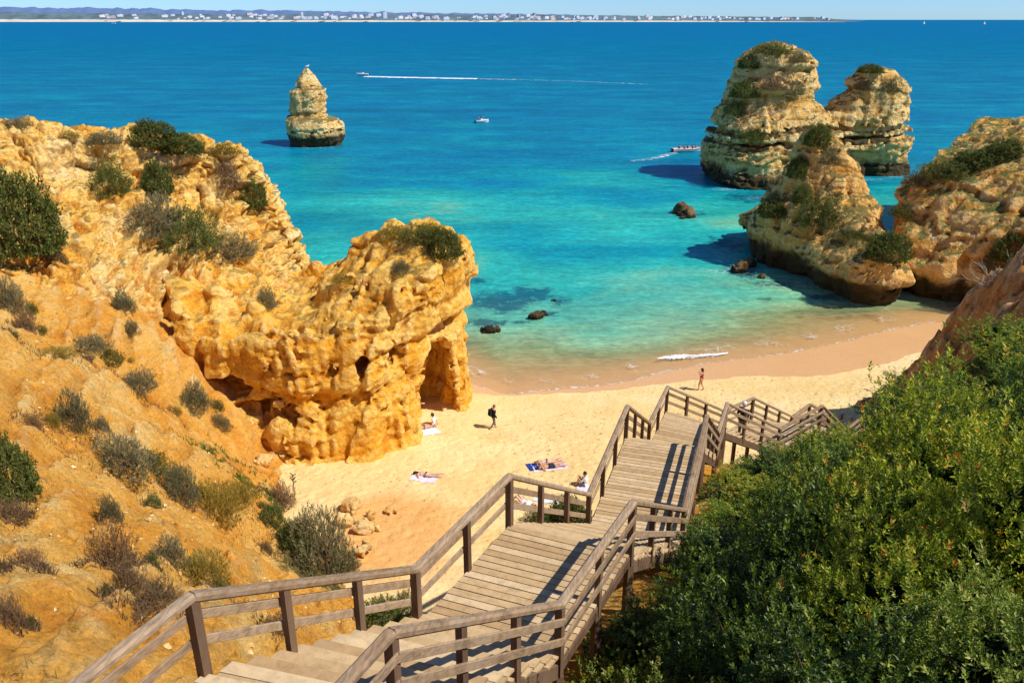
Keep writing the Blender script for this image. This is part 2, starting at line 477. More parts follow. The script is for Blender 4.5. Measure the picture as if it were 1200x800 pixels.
def mat_sea():
    t = NT('sea_water'); p = t.pos()
    dep = t.attr('depth'); dark = t.attr('dark'); foam = t.attr('foam'); dist = t.attr('dist')
    lam = t.noise(p, .055, 4, .6, .4, sc=(1, 1.7, 1))
    d2 = t.math('MULTIPLY', dep, t.rng(lam, .3, .7, .62, 1.45))
    col = t.ramp(t.rng(d2, 0, 12), [(.0, (.50,.40,.20)), (.045, (.34,.42,.18)), (.10, (.16,.45,.27)), (.19, (.024,.40,.33)),
                                     (.36, (.002,.275,.315)), (.62, (.0,.195,.295)), (1.0, (.0,.145,.265))])
    far = t.rng(dist, 250, 1600, 0, 1, True)
    col = t.mix(far, col, (.0, .135, .285))
    # cat's paws and wind streaks, plus lit ripple crests and sparkle painted into colour
    st = t.noise(p, .05, 6, .68, .3, sc=(.35, 1.6, 1))
    col = t.mix(1.0, col, t.ramp(st, [(.3, .78), (.5, 1.0), (.72, 1.22)]), 'MULTIPLY')
    st2 = t.noise(p, .5, 5, .7, .2, sc=(.45, 1.3, 1))
    col = t.mix(1.0, col, t.ramp(st2, [(.3, .80), (.5, 1.0), (.70, 1.25)]), 'MULTIPLY')
    st3 = t.noise(p, 1.5, 5, .75, .3, sc=(.7, 1.25, 1))
    col = t.mix(1.0, col, t.ramp(st3, [(.32, .68), (.5, .98), (.62, 1.2), (.72, 1.6)]), 'MULTIPLY')
    dk = t.rng(t.math('ADD', dark, t.math('MULTIPLY', t.math('SUBTRACT', t.noise(p, .6, 7, .75, .6), .5), 2.4)), .38, .85, 0, .82, True)
    col = t.mix(dk, col, t.mix(t.rng(dep, .3, 2.0), (.05,.085,.045), (.004,.07,.12)))
    # lace of foam near the sand and around rocks
    vz = t.n('TexVoronoi', {'Vector': t.n('VectorMath', {0: p, 1: t.n('TexNoise', {'Vector': p, 'Scale': .9, 'Detail': 4.0}).outputs['Color']}, operation='ADD').outputs[0], 'Scale': 1.25}, feature='DISTANCE_TO_EDGE').outputs['Distance']
    lace = t.math('MULTIPLY', t.rng(t.math('ADD', vz, t.math('MULTIPLY', t.math('SUBTRACT', t.noise(p, 2.0, 6, .7), .5), .30)), .02, .12, 1, 0), foam)
    fo = t.math('MAXIMUM', t.rng(t.math('MULTIPLY', lace, 1.0), .25, .9), t.rng(t.math('ADD', foam, t.math('MULTIPLY', t.math('SUBTRACT', t.noise(p, 2.2, 6, .7), .5), 1.2)), .86, 1.05))
    col = t.mix(fo, col, (.80, .82, .80))
    # waves
    k = t.rng(dep, .1, 3, .25, 1)
    w1 = t.noise(p, .22, 3, .55, .3, sc=(.45, 1.15, 1))
    w2 = t.noise(p, 1.0, 5, .62, .3, sc=(.5, 1.2, 1))
    nb = t.bump(w1, t.math('MULTIPLY', k, .55), 1.2)
    nb = t.bump(w2, t.math('MULTIPLY', k, .65), .45, nb)
    nb = t.bump(t.noise(p, 4.5, 4, .6, sc=(.6, 1.2, 1)), .35, .06, nb)
    df = t.n('BsdfDiffuse', {'Color': col, 'Normal': nb})
    gl = t.n('BsdfGlossy', {'Color': (.75, .88, 1.0), 'Roughness': .22, 'Normal': nb})
    fr = t.math('MINIMUM', t.n('Fresnel', {'IOR': 1.33, 'Normal': nb}).outputs[0], t.rng(dist, 60, 700, .14, .055))
    b = t.n('MixShader', {0: fr, 1: df.outputs[0], 2: gl.outputs[0]})
    tr = t.n('BsdfTransparent', {'Color': (.98, .97, .92)})
    fac = t.math('MAXIMUM', t.rng(d2, .02, .95, .16, 1.0, True), fo)
    mx = t.n('MixShader', {0: fac, 1: tr.outputs[0], 2: b.outputs[0]})
    t.t.links.new(mx.outputs[0], t.out.inputs[0])
    return t.m
M_sea = mat_sea()

def mat_wood():
    t = NT('weathered_wood'); p = t.pos(); r = t.attr('rnd'); g = t.attr('along')
    base = t.ramp(r, [(0, (.46,.295,.140)), (.35, (.55,.37,.185)), (.7, (.61,.425,.225)), (1, (.67,.49,.28))])
    fine = t.noise(p, 6, 6, .7, .4)
    base = t.mix(1.0, base, t.ramp(fine, [(.25, .66), (.5, .97), (.75, 1.15)]), 'MULTIPLY')
    base = t.mix(t.rng(t.noise(p, 1.1, 6, .7), .52, .72, 0, .45), base, (.34,.26,.17))
    sp = t.n('TexVoronoi', {'Vector': p, 'Scale': 7.0}).outputs['Distance']
    base = t.mix(t.rng(sp, .03, .06, .5, 0), base, (.12,.08,.045))
    nb = t.bump(fine, .35, .02)
    t.bsdf(base, .82, nb, .15)
    return t.m
M_deck = mat_wood()

def mat_rail():
    t = NT('rail_wood'); p = t.pos(); r = t.attr('rnd')
    base = t.ramp(r, [(0, (.26,.165,.090)), (.5, (.34,.225,.130)), (1, (.41,.285,.175))])
    w = t.n('TexWave', {'Vector': t.n('Mapping', {'Vector': p, 'Scale': (3, 1.2, 9), 'Rotation': (0, 0, .45)}).outputs[0], 'Scale': 1.6, 'Distortion': 9.0, 'Detail': 4.0, 'Detail Scale': 1.3}).outputs['Fac']
    base = t.mix(1.0, base, t.ramp(w, [(0, .86), (.5, 1.0), (1, 1.1)]), 'MULTIPLY')
    base = t.mix(1.0, base, t.ramp(t.noise(p, 4, 7, .72), [(.28, .55), (.5, 1.0), (.75, 1.3)]), 'MULTIPLY')
    base = t.mix(t.rng(t.noise(p, 1.4, 5, .7), .5, .68, 0, .5), base, (.44,.34,.235))
    nb = t.bump(t.math('ADD', w, t.noise(p, 14, 5, .7)), .3, .012)
    t.bsdf(base, .8, nb, .2)
    return t.m
M_rail = mat_rail()

def mat_post():
    t = NT('post_wood'); p = t.pos(); r = t.attr('rnd')
    base = t.ramp(r, [(0, (.13,.075,.045)), (1, (.20,.125,.075))])
    base = t.mix(1.0, base, t.ramp(t.noise(p, 5, 7, .72, sc=(1, 1, .2)), [(.28, .6), (.5, 1.0), (.75, 1.35)]), 'MULTIPLY')
    t.bsdf(base, .85, t.bump(t.noise(p, 12, 5, .7, sc=(1, 1, .15)), .4, .012), .15)
    return t.m
M_post = mat_post()

def mat_leaf(name, stops, trans=.25, rough=.45, spec=.35):
    t = NT(name); r = t.attr('rnd')
    oi = t.n('ObjectInfo').outputs['Random']
    base = t.ramp(r, stops)
    base = t.mix(1.0, base, t.ramp(oi, [(0, (.80,.82,.75)), (1, (1.15,1.1,1.05))]), 'MULTIPLY')
    b = t.bsdf(base, rough, None, spec)
    tl = t.n('BsdfTranslucent', {'Color': t.mix(1.0, base, (1.3, 1.5, .5), 'MULTIPLY')})
    mx = t.n('MixShader', {0: trans, 1: b.outputs[0], 2: tl.outputs[0]})
    t.t.links.new(mx.outputs[0], t.out.inputs[0])
    return t.m
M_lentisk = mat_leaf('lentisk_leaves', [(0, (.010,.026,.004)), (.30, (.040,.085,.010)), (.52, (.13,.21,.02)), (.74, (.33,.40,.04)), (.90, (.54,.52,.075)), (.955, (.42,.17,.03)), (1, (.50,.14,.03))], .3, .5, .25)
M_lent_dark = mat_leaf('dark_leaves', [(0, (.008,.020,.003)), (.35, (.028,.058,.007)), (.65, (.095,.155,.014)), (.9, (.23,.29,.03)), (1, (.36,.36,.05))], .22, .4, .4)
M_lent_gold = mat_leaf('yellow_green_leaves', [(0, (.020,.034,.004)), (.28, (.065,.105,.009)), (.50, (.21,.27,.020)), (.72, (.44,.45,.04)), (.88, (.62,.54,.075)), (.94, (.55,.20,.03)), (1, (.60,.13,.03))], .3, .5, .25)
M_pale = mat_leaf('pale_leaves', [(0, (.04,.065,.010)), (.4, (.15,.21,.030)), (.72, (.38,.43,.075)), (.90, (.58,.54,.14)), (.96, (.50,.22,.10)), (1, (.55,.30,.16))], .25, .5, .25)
M_scrub_green = mat_leaf('scrub_green', [(0, (.035,.055,.012)), (.5, (.10,.125,.028)), (1, (.22,.22,.065))], .15, .7, .1)
M_scrub_grey = mat_leaf('scrub_grey', [(0, (.09,.078,.04)), (.5, (.20,.18,.095)), (1, (.36,.32,.19))], .12, .8, .1)
M_scrub_brown = mat_leaf('scrub_brown', [(0, (.10,.06,.035)), (.5, (.22,.135,.075)), (1, (.36,.24,.13))], .1, .8, .1)
M_scrub_yellow = mat_leaf('scrub_yellow', [(0, (.14,.11,.02)), (.5, (.32,.24,.045)), (1, (.50,.38,.09))], .2, .7, .1)
M_grass = mat_leaf('grass_blades', [(0, (.05,.10,.012)), (.6, (.12,.20,.02)), (1, (.26,.28,.05))], .25, .6, .15)

def mat_flat(name, c, rough=.6, spec=.3, var=.15, scale=12.0, metallic=0.0, emit=None):
    t = NT(name); p = t.objco()
    base = t.mix(1.0, c, t.ramp(t.noise(p, scale, 4, .6), [(.3, 1 - var), (.7, 1 + var)]), 'MULTIPLY')
    t.bsdf(base, rough, None, spec, Metallic=metallic)
    return t.m
M_twig = mat_flat('twig_bark', (.13,.085,.05), .9)
M_deadtwig = mat_flat('dead_twig', (.34,.27,.20), .9)
M_core = mat_flat('shade_core', (.010,.018,.005), .9, .05)  # near-black blob inside each shrub, standing in for its shaded interior
M_white = mat_flat('white_paint', (.80,.80,.78), .5)
M_foam = mat_flat('white_foam', (.86,.87,.86), .7, var=.1, scale=3)
# ------------------------------------------------------------------ world and sun
w = bpy.data.worlds.new('World'); scene.world = w; w.use_nodes = True
nt = w.node_tree
sky = nt.nodes.new('ShaderNodeTexSky'); sky.sky_type = 'NISHITA'; sky.sun_disc = False
SUN_EL = math.radians(51); SUN_V = Vector((.94, -.36, 0)).normalized()
sky.sun_elevation = SUN_EL; sky.sun_rotation = math.atan2(SUN_V.x, SUN_V.y)
sky.altitude = 0; sky.air_density = .7; sky.dust_density = .15; sky.ozone_density = 5.0
bg = nt.nodes['Background']; bg.inputs[1].default_value = .135
mxs = nt.nodes.new('ShaderNodeMix'); mxs.data_type = 'RGBA'; mxs.blend_type = 'MULTIPLY'; mxs.inputs[0].default_value = 1
nt.links.new(sky.outputs[0], mxs.inputs[6]); mxs.inputs[7].default_value = (.62, .84, 1.10, 1)   # deep blue southern air
nt.links.new(mxs.outputs[2], bg.inputs[0])
sl = bpy.data.lights.new('sun', 'SUN'); so = bpy.data.objects.new('sun', sl); COL.objects.link(so)
sl.energy = 5.0; sl.angle = math.radians(.5); sl.color = (1, .95, .86)
sv = Vector((SUN_V.x * math.cos(SUN_EL), SUN_V.y * math.cos(SUN_EL), math.sin(SUN_EL)))
so.rotation_euler = sv.to_track_quat('Z', 'Y').to_euler(); so.location = (30, -10, 60)
scene.view_settings.view_transform = 'Standard'; scene.view_settings.look = 'None'; scene.view_settings.exposure = 0

# ------------------------------------------------------------------ staircase plan (corner points of the level landings)
LAND = [  # left start, left end, right start, right end, z
    ((-5.15, 4.2), (-3.6, 7.3), (-2.8, 3.75), (-1.28, 6.72), 17.9),
    ((-1.54, 10.5), (-.05, 13.3), (.72, 9.67), (2.19, 12.4), 15.8),
    ((1.96, 17.5), (3.6, 22.5), (4.24, 16.8), (5.92, 21.85), 12.7),
    ((5.1, 26.5), (6.35, 29.7), (7.45, 25.75), (8.4, 28.2), 10.0),
    ((9.5, 32.3), (11.2, 33.6), (11.5, 30.6), (14.1, 32.8), 7.6),
    ((14.2, 36.4), (15.6, 37.8), (16.4, 35.0), (17.6, 36.2), 5.2),
    ((18.6, 41.0), (19.2, 41.8), (20.4, 39.4), (20.9, 40.2), 2.6),
]
_mid = []
for a, b, c, d, z in LAND:
    _mid.append(((a[0]+c[0])/2, (a[1]+c[1])/2, z)); _mid.append(((b[0]+d[0])/2, (b[1]+d[1])/2, z))
def stair_clear(x, y):
    """distance to the stair's centre line and deck height there"""
    best = np.full(np.shape(x), 1e9); zz = np.zeros(np.shape(x))
    for p, q in zip(_mid[:-1], _mid[1:]):
        e = np.array(q[:2]) - np.array(p[:2])
        t = np.clip(((x - p[0]) * e[0] + (y - p[1]) * e[1]) / (e @ e), 0, 1)
        d = np.hypot(x - p[0] - e[0]*t, y - p[1] - e[1]*t)
        m = d < best; best = np.where(m, d, best); zz = np.where(m, p[2] + (q[2] - p[2]) * t, zz)
    return best, zz

# ------------------------------------------------------------------ hillside (both slopes around the stairs)
HP = [(0,0,21.5),(-4,0,20.5),(-8,0,20),(-4.5,6,17.0),(-2.5,9,15.6),(-1.5,10.5,14.5),(0,13.3,13.9),(1.5,17,11.6),(2.8,20,11),(4.3,24,9.2),(5.8,28,8.2),(8,31.5,6.0),(11,33.5,4.4),(14,36.5,2.6),(17,40,1.0),(20,43.5,.6),
 (1.2,9.5,14.3),(1.7,6.2,17.3),(4.3,6.2,18.5),(8,5,19.6),(4.5,8.5,17.7),(6.7,8.5,18.6),(2.65,8,16.1),(5.9,11.9,16.6),(4,12.7,14.9),(8.3,11,17.8),(8.9,18.7,13.2),(10.8,15,17.2),(14.3,24.7,12.6),(4.6,17.2,12.6),(6.6,20.0,12.0),(10.8,25.5,9.5),(14.8,30.2,7.9),(18.9,33.6,8.5),(21.4,35.2,9.4),(20,30,13.4),
 (23.6,36,12.2),(26.9,43.5,12.2),(26.4,40.7,14.0),(27.3,47,6.8),(26.8,51.5,1.0),(22,44,2.4),(19,41,1.8),(24,41,7.8),(21.4,39,6.0),(32,48,10),(33,56,1),(38,50,8),(40,40,16),(30,30,17),(20,18,17.5),(30,15,20),(30,0,22),(12,0,20.5),
 (-2.6,12,13.0),(-2.2,15,10.4),(-1.2,18,8.0),(0,22,5.6),(2.2,27,3.8),(-3.6,20,5.5),(-4,26,2.2),(-5.4,13.8,13.5),(-6,9.5,16.3),(-6.4,7.7,17.2),(-9.8,19.5,11.4),(-6.8,18.5,9.4),(-12.7,17,13.7),(-8.4,28.0,2.9),(-6.8,30,1.6),(-11,31,4.0),(-14,32,6.6),(-18,33,9.9),(-21,33,12),(-25,30,14.8),(-20,20,16),(-12,8,18.5),(-25,10,20),(-40,20,22),(-40,36,16),
 (-12,34.5,2.4),(-14,35.5,4.0),(-17,36.3,6.4),(-22,37,10.0),(-28,38,13),(-9.8,33.5,1.2),(-8,33,1.6),(-5,33,.6),(-3,30,1.3),(0,30,1.2),(-11,38,.7),(-14,40,2.0),(-20,42,9),(-30,44,14),(4,33,1.6),(8,37,.6),(13,41,.3)]
hill_f = TPS(HP)
def hill_h(x, y, detail=True):
    z = hill_f(x, y)
    sh = np.shape(x); xr = np.ravel(x); yr = np.ravel(y); zr = np.ravel(z).copy()
    P = np.stack([xr, yr, zr * .6], 1)
    left = sstep(1.0, -3.0, xr - .12 * (yr - 8)); spur = sstep(19, 23, xr) * sstep(34, 38, yr)
    a = .15 + .38 * left + .6 * spur
    zr = zr + a * (.9 * fbm(P * .33, 3) + .35 * fbm(P * 1.1 + 9, 4))
    # erosion gullies running downhill
    g = fbm(np.stack([xr * .75 + .25 * yr, yr * .16 - xr * .05, zr * 0], 1) + 3, 3, ridged=True)
    zr = zr - (.55 * left + .75 * spur) * sstep(.1, .9, g) * .8
    if detail:
        F1, F2, cid = worley(P * 1.1 + .3 * pn(P * 2)[:, None], True)
        zr = zr + a * (.34 * (cid - .5) * sstep(.0, .25, F2 - F1) - .22 * np.exp(-((F2 - F1) / .08) ** 2))
        st = pn(np.stack([zr * 1.5 + .5 * pn(P * .4), zr * 0, xr * .05], 1))
        zr = zr - spur * .9 * sstep(.2, .9, fbm(np.stack([xr * .5 - yr * .25, yr * .5 + xr * .2, 0 * xr], 1) + 21, 4, ridged=True)) + spur * .5 * fbm(P * .9 + 60, 4)
        zr = zr + .35 * a * st * sstep(-.1, .5, pn(P * .25 + 50))
        zr = zr + .30 * a * fbm(P * 3.2, 4) + .10 * a * (.5 - worley(P * 4.0)[0])
    d, zs = stair_clear(xr, yr)
    lim = zs - .75 + .55 * sstep(1.3, 3.0, d)
    zr = np.where(d < 3.0, np.minimum(zr, lim + 2.2 * sstep(1.6, 3.0, d)), zr)
    return zr.reshape(sh)

def grid_mesh(name, xs, ys, zf, attrs=None, smooth=True):
    X, Y = np.meshgrid(xs, ys); Z = zf(X, Y)
    V = np.stack([X.ravel(), Y.ravel(), Z.ravel()], 1); nx, ny = len(xs), len(ys)
    i = np.arange((nx - 1) * (ny - 1)); r, c = i // (nx - 1), i % (nx - 1); k = r * nx + c
    F = np.stack([k, k + 1, k + nx + 1, k + nx], 1)
    return mk_mesh(name, V, F, smooth, {a: f(X, Y, Z).ravel() for a, f in (attrs or {}).items()})

def green_attr(X, Y, Z):
    x, y, z = X.ravel(), Y.ravel(), Z.ravel()
    d, zs = stair_clear(x, y)
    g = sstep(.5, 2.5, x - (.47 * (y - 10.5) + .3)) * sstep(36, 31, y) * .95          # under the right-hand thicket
    lft = -(x - (.50 * (y - 10.5) - 1.0))
    g = np.maximum(g, sstep(2.6, .6, np.abs(lft - 1.0)) * sstep(8, 10, y) * sstep(27, 22, y) * .9)   # grass beside the stairs
    # green gully behind the ridge
    g = np.maximum(g, np.exp(-((y - 35.0 - .12 * (x + 14)) / 1.5) ** 2) * sstep(-17, -15, x) * sstep(-8.5, -11, x) * .62)
    g = np.maximum(g, np.exp(-(((x + 8.6) / 2.2) ** 2 + ((y - 28.5) / 2.0) ** 2)) * .9)
    g = np.maximum(g, .30 + 0 * g)
    return g
xs = np.concatenate([np.arange(-48, -26, .5), np.arange(-26, 2, .11), np.arange(2, 30, .2), np.arange(30, 62, .8)])
ys = np.concatenate([np.arange(-6, 5, .5), np.arange(5, 38, .11), np.arange(38, 57, .2)])
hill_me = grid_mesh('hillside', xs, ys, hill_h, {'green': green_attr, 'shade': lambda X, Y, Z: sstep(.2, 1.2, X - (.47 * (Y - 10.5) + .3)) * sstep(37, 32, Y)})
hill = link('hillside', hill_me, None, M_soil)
tag(hill, 'orange sandy hillside falling to the beach on both sides of the stairs', kind='structure')

# ------------------------------------------------------------------ beach and sea
SHX = np.array([-60, -20, -8, -3.5, 0, 6.3, 13.6, 20.8, 29, 36, 45, 80]); SHY = np.array([60, 57, 55.2, 54.2, 52.1, 53.4, 57.0, 59.2, 62.8, 66.6, 68, 70])
WTX = np.array([-60, -8, -2.5, 2.5, 10, 16.6, 22, 29, 36, 80]); WTY = np.array([58, 53.5, 51.9, 52.0, 53.2, 54.8, 54.4, 57, 61, 66])
def shore_s(x, y):
    xr, yr = np.ravel(x), np.ravel(y)
    wob = .5 * pn(np.stack([xr * .16, yr * .02, xr * 0], 1)) + .22 * pn(np.stack([xr * .5, yr * .03, xr * 0 + 4], 1))
    return (np.interp(xr, SHX, SHY) + wob - yr).reshape(np.shape(x))
def sand_h(x, y):
    s = shore_s(x, y)
    z = np.where(s < 0, s * .10, np.where(s < 6, s * .055, .33 + (s - 6) * .085))
    xr, yr = np.ravel(x), np.ravel(y)
    P = np.stack([xr, yr, xr * 0], 1)
    n = (.10 * fbm(P * .3, 3) + .05 * fbm(P * 1.6, 3)).reshape(np.shape(x))
    ft = (-.085 * sstep(.45, .1, worley(P * 2.3)[0])).reshape(np.shape(x))
    return z + (n + ft) * np.clip((s - 4) / 5, 0.03, 1)
def wet_attr(X, Y, Z):
    P = np.stack([X.ravel(), Y.ravel(), 0 * X.ravel()], 1)
    w_ = (Y - np.interp(X, WTX, WTY)).ravel() + .5 * pn(P * .35) + .15 * pn(P * 1.4)
    return sstep(-.45, .5, w_)
def foot_attr(X, Y, Z):
    x, y = X.ravel(), Y.ravel(); P = np.stack([x, y, 0 * x], 1)
    a = .55 + .5 * pn(P * .25) + .7 * np.exp(-((y - 45.5 - .05 * x) / 2.2) ** 2) * sstep(-2, 3, x)
    return a * (1 - wet_attr(X, Y, Z))
def red_attr(X, Y, Z):
    x, y = X.ravel(), Y.ravel(); P = np.stack([x, y, 0 * x], 1)
    return np.clip(1.25 * np.exp(-(((x + 6.0) / 3.6) ** 2 + ((y - 33) / 4.6) ** 2)) + .35 * pn(P * .5), 0, 1)
sand_me = grid_mesh('beach', np.arange(-24, 46, .14), np.arange(20, 74, .14), sand_h, {'wet': wet_attr, 'foot': foot_attr, 'red': red_attr})
sand = link('beach', sand_me, None, M_sand)
tag(sand, 'golden sand beach with footprints and a wet band along the water', kind='structure')

yy = [44.0]
while yy[-1] < 17500:
    yy.append(yy[-1] + max(.30, (yy[-1] - 44) * .012 + .0 if yy[-1] < 90 else yy[-1] * .010))
yy = np.array(yy); uu = np.linspace(-1.05, 1.05, 420)
UU, YY = np.meshgrid(uu, yy); XX = UU * (YY * .80 + 18)
def blob(px, py, rx, ry, X, Y):
    c = at_z(px, py, 0); return np.exp(-(((X - c[0]) / rx) ** 2 + ((Y - c[1]) / ry) ** 2))
s_ = shore_s(XX, YY)
dep = np.where(s_ > 0, 0, -s_)
dd = np.interp(dep, [0, 2, 5, 9, 16, 28, 50, 90, 160, 500], [0, .16, .46, .88, 1.5, 2.5, 4.4, 6.6, 9.0, 12])
Pn = np.stack([XX.ravel(), YY.ravel(), 0 * XX.ravel()], 1)
big = fbm(Pn * .022 + 3, 3).reshape(XX.shape)
dd = dd * (1 + .42 * big * sstep(10, 40, dep))
for (px, py, rx, ry, k) in [(680, 205, 14, 14, .50), (560, 245, 16, 9, .35), (720, 255, 12, 9, .4), (470, 235, 14, 14, .45), (860, 262, 7, 6, .55), (640, 320, 10, 4, .3), (370, 200, 9, 22, .35), (1020, 240, 14, 10, .45), (830, 240, 8, 8, .35), (480, 300, 10, 8, .3)]:
    dd = dd * (1 - k * blob(px, py, rx, ry, XX, YY))
for (px, py, rx, ry, k) in [(600, 185, 26, 9, .5), (720, 235, 10, 5, .4), (790, 195, 9, 10, .7), (620, 290, 12, 4, .35), (560, 215, 18, 5, .4), (760, 295, 5, 3, .4)]:
    dd = dd * (1 + k * blob(px, py, rx, ry, XX, YY))
dark = np.zeros_like(XX)
for (px, py, rx, ry, k) in [(585, 352, 3.6, 4.0, 1.0), (622, 345, 2.6, 3.6, 1.0), (660, 352, 1.6, 2.0, .7), (570, 378, 2.4, 1.3, .95), (612, 378, 1.0, .8, .8), (640, 368, 1.6, .9, 1.0), (560, 330, 2.0, 2.2, .7),
        (850, 285, 3.2, 5, .8), (870, 320, 2.5, 3, .9), (905, 332, 3.0, 2.4, .75), (970, 348, 3.6, 1.5, .85), (1010, 372, 3.6, 1.2, .9), (960, 372, 2.2, .8, .6), (900, 350, 3, 1.0, .55), (1045, 380, 2, .8, .7), (820, 250, 3.2, 3, .6),  # seaweed, plus the pointed rock's shadow painted into the water colour
        (880, 232, 6, 5, .85), (1000, 215, 7, 4, .6), (800, 200, 7, 5, .55), (700, 300, 6, 2.5, .35), (690, 240, 8, 4, .3), (800, 345, 4, 1.6, .3), (380, 172, 8, 5, .6)]:
    dark = np.maximum(dark, k * blob(px, py, rx, ry, XX, YY))
sw = -s_
nf = pn(Pn * .4 + 8).reshape(XX.shape)
foam = np.exp(-((sw - .12 - .1 * nf) / .24) ** 2) * .85 + .72 * np.exp(-((sw - 2.2 - nf) / 1.6) ** 2) * sstep(-.1, .4, nf + .15)
for (px, py, rx, ry, k) in [(862, 318, 4.0, 1.2, .75), (930, 335, 5.0, 1.2, .6), (845, 300, 1.0, 3.0, .5), (815, 245, 2.4, 1.0, .5), (1010, 357, 4.5, .7, .45), (850, 222, 4, 1.6, .6), (905, 232, 6, 1.8, .6), (1010, 210, 6, 2, .6), (1050, 207, 3, 2, .6), (370, 173, 6, 2.5, .55), (801, 252, 2.6, 1.4, .6), (631, 374, 1.3, .6, .6), (571, 390, 1.1, .5, .6)]:
    if k: foam = np.maximum(foam, k * blob(px, py, rx, ry, XX, YY))
foam = np.maximum(foam, 0)
nx, ny = len(uu), len(yy)
i = np.arange((nx - 1) * (ny - 1)); r, c = i // (nx - 1), i % (nx - 1); kk = r * nx + c
sea_me = mk_mesh('sea', np.stack([XX.ravel(), YY.ravel(), 0 * XX.ravel()], 1), np.stack([kk, kk + 1, kk + nx + 1, kk + nx], 1), True,
                 {'depth': dd.ravel(), 'dark': dark.ravel(), 'foam': foam.ravel(), 'dist': YY.ravel()})
sea = link('sea', sea_me, None, M_sea)
tag(sea, 'turquoise to deep blue sea', kind='structure')

# sheet of ground and seabed below everything, out to the horizon
t_ = NT('seabed_sand'); t_.bsdf(t_.ramp(t_.noise(t_.pos(), .05, 5), [(.3, (.35,.28,.15)), (.7, (.5,.4,.22))]), .95)
sb = MB(); sb.add([(-20000, -300, -9), (20000, -300, -9), (20000, 18500, -9), (-20000, 18500, -9)], [(0, 1, 2, 3)])
tag(sb.build('seabed', t_.m), 'sandy seabed under the water', kind='structure')

# ------------------------------------------------------------------ back cliff on the left
CL = [  # columns: px, rows (py, depth) crest .. foot
 (-160, [(118,46),(180,44),(235,42),(300,40.5),(350,39.5),(410,38)]),
 (0,   [(150,50),(195,47.5),(275,43),(330,41),(370,39.5),(412,37.8)]),
 (50,  [(148,51),(185,49),(265,45),(330,42),(378,40),(416,37.8)]),
 (110, [(160,52.5),(205,50.5),(262,47),(335,43.3),(392,41),(432,37.8)]),
 (165, [(162,54.5),(215,52),(270,49),(345,44.6),(415,42),(462,38)]),
 (215, [(168,56),(225,54),(286,50.5),(352,46),(430,42.6),(492,38)]),
 (255, [(172,57),(228,55.2),(296,51.5),(358,47),(440,43.8),(515,39)]),
 (290, [(182,58),(240,56.5),(300,53),(362,48),(445,45),(525,40.5)]),
 (318, [(232,58.5),(272,57.5),(312,54),(368,49.5),(450,46),(530,42)]),
 (345, [(290,59),(305,58.5),(328,55.5),(372,51),(450,47),(530,43)]),
 (372, [(335,59),(343,58),(356,55),(385,51),(450,48),(530,45)]),
 (392, [(345,58),(350,57),(362,55),(390,52),(450,49),(530,47)]),
]
G = []
for px, rows in CL:
    c = [at_y(px, py, Y) for py, Y in rows]
    b1 = c[0] + np.array([-.5, 3.0, -.6]); b2 = b1 + np.array([0, 3.5, -5]); b3 = b2 + np.array([0, 2.0, -b2[2] - 3])
    f = c[-1] + np.array([0.3, -1.5, -3.0])
    G.append([b3, b2, b1] + c + [f])
G = np.array(G)
def bez_interp(A, t_new):
    """Catmull-Rom along the first axis"""
    n = len(A); t = np.clip(t_new * (n - 1), 0, n - 1 - 1e-6); k = t.astype(int); f = (t - k).reshape(-1, *([1] * (A.ndim - 1)))
    g = lambda j: A[np.clip(j, 0, n - 1)]
    p0, p1, p2, p3 = g(k - 1), g(k), g(k + 1), g(k + 2)
    return .5 * (2*p1 + (p2 - p0)*f + (2*p0 - 5*p1 + 4*p2 - p3)*f*f + (3*p1 - p0 - 3*p2 + p3)*f**3)
NU, NV = 340, 400
S = bez_interp(G, np.linspace(0, 1, NU)); S = bez_interp(np.swapaxes(S, 0, 1), np.linspace(0, 1, NV))   # (NV, NU, 3)
def grid_normals(S):
    du = np.gradient(S, axis=1); dv = np.gradient(S, axis=0)
    n = np.cross(du, dv); n /= np.linalg.norm(n, axis=2)[..., None] + 1e-9
    return n
Nn = grid_normals(S)
if Nn[NV // 2, :, 1].mean() > 0: Nn = -Nn
P = S.reshape(-1, 3); N = Nn.reshape(-1, 3)
vv = np.repeat(np.linspace(0, 1, NV), NU); up = np.tile(np.linspace(0, 1, NU), NV)
dsp = .9 * fbm(P * .22, 3) + .5 * fbm(P * .8 + 5, 4)
fl = fbm(np.stack([P[:, 0] * .95, P[:, 1] * .3, P[:, 2] * .14], 1), 3, ridged=True)
flm = sstep(.50, .62, vv) * sstep(.97, .85, vv) * np.exp(-((up - .50) / .17) ** 2)
dsp -= 1.7 * flm * sstep(.1, .85, fl)
zz = P[:, 2] + .8 * pn(P * .25)
dsp += .40 * pn(np.stack([zz * 1.0, zz * 0, P[:, 0] * .05], 1)) + .2 * pn(np.stack([zz * 2.6, zz * 0 + 7, P[:, 0] * .05], 1))
F1, F2, cid = worley(P * np.array([.6, .6, .9]) + .35 * pn(P * .9)[:, None], True); dsp += .55 * (cid - .5) - .35 * np.exp(-((F2 - F1) / .09) ** 2) + .2 * (.5 - F1)
F1, F2, cid = worley(P * 1.5 + 3 + .2 * pn(P * 2.2)[:, None], True); dsp += .2 * (cid - .5) - .15 * np.exp(-((F2 - F1) / .10) ** 2)
dsp -= .8 * sstep(.35, .65, fbm(P * .8 + 77, 2))
dsp += .22 * fbm(P * 2.2, 4)
P = P + N * dsp[:, None] * np.clip(vv / .12, .2, 1)[:, None]
i = np.arange((NU - 1) * (NV - 1)); r, c = i // (NU - 1), i % (NU - 1); kk = r * NU + c
cliff_me = mk_mesh('cliff', P, np.stack([kk, kk + NU, kk + NU + 1, kk + 1], 1), True)
cliff = link('cliff', cliff_me, None, M_cliff)
tag(cliff, 'tall golden cliff with scrub on its ledges at the left of the beach', kind='structure')

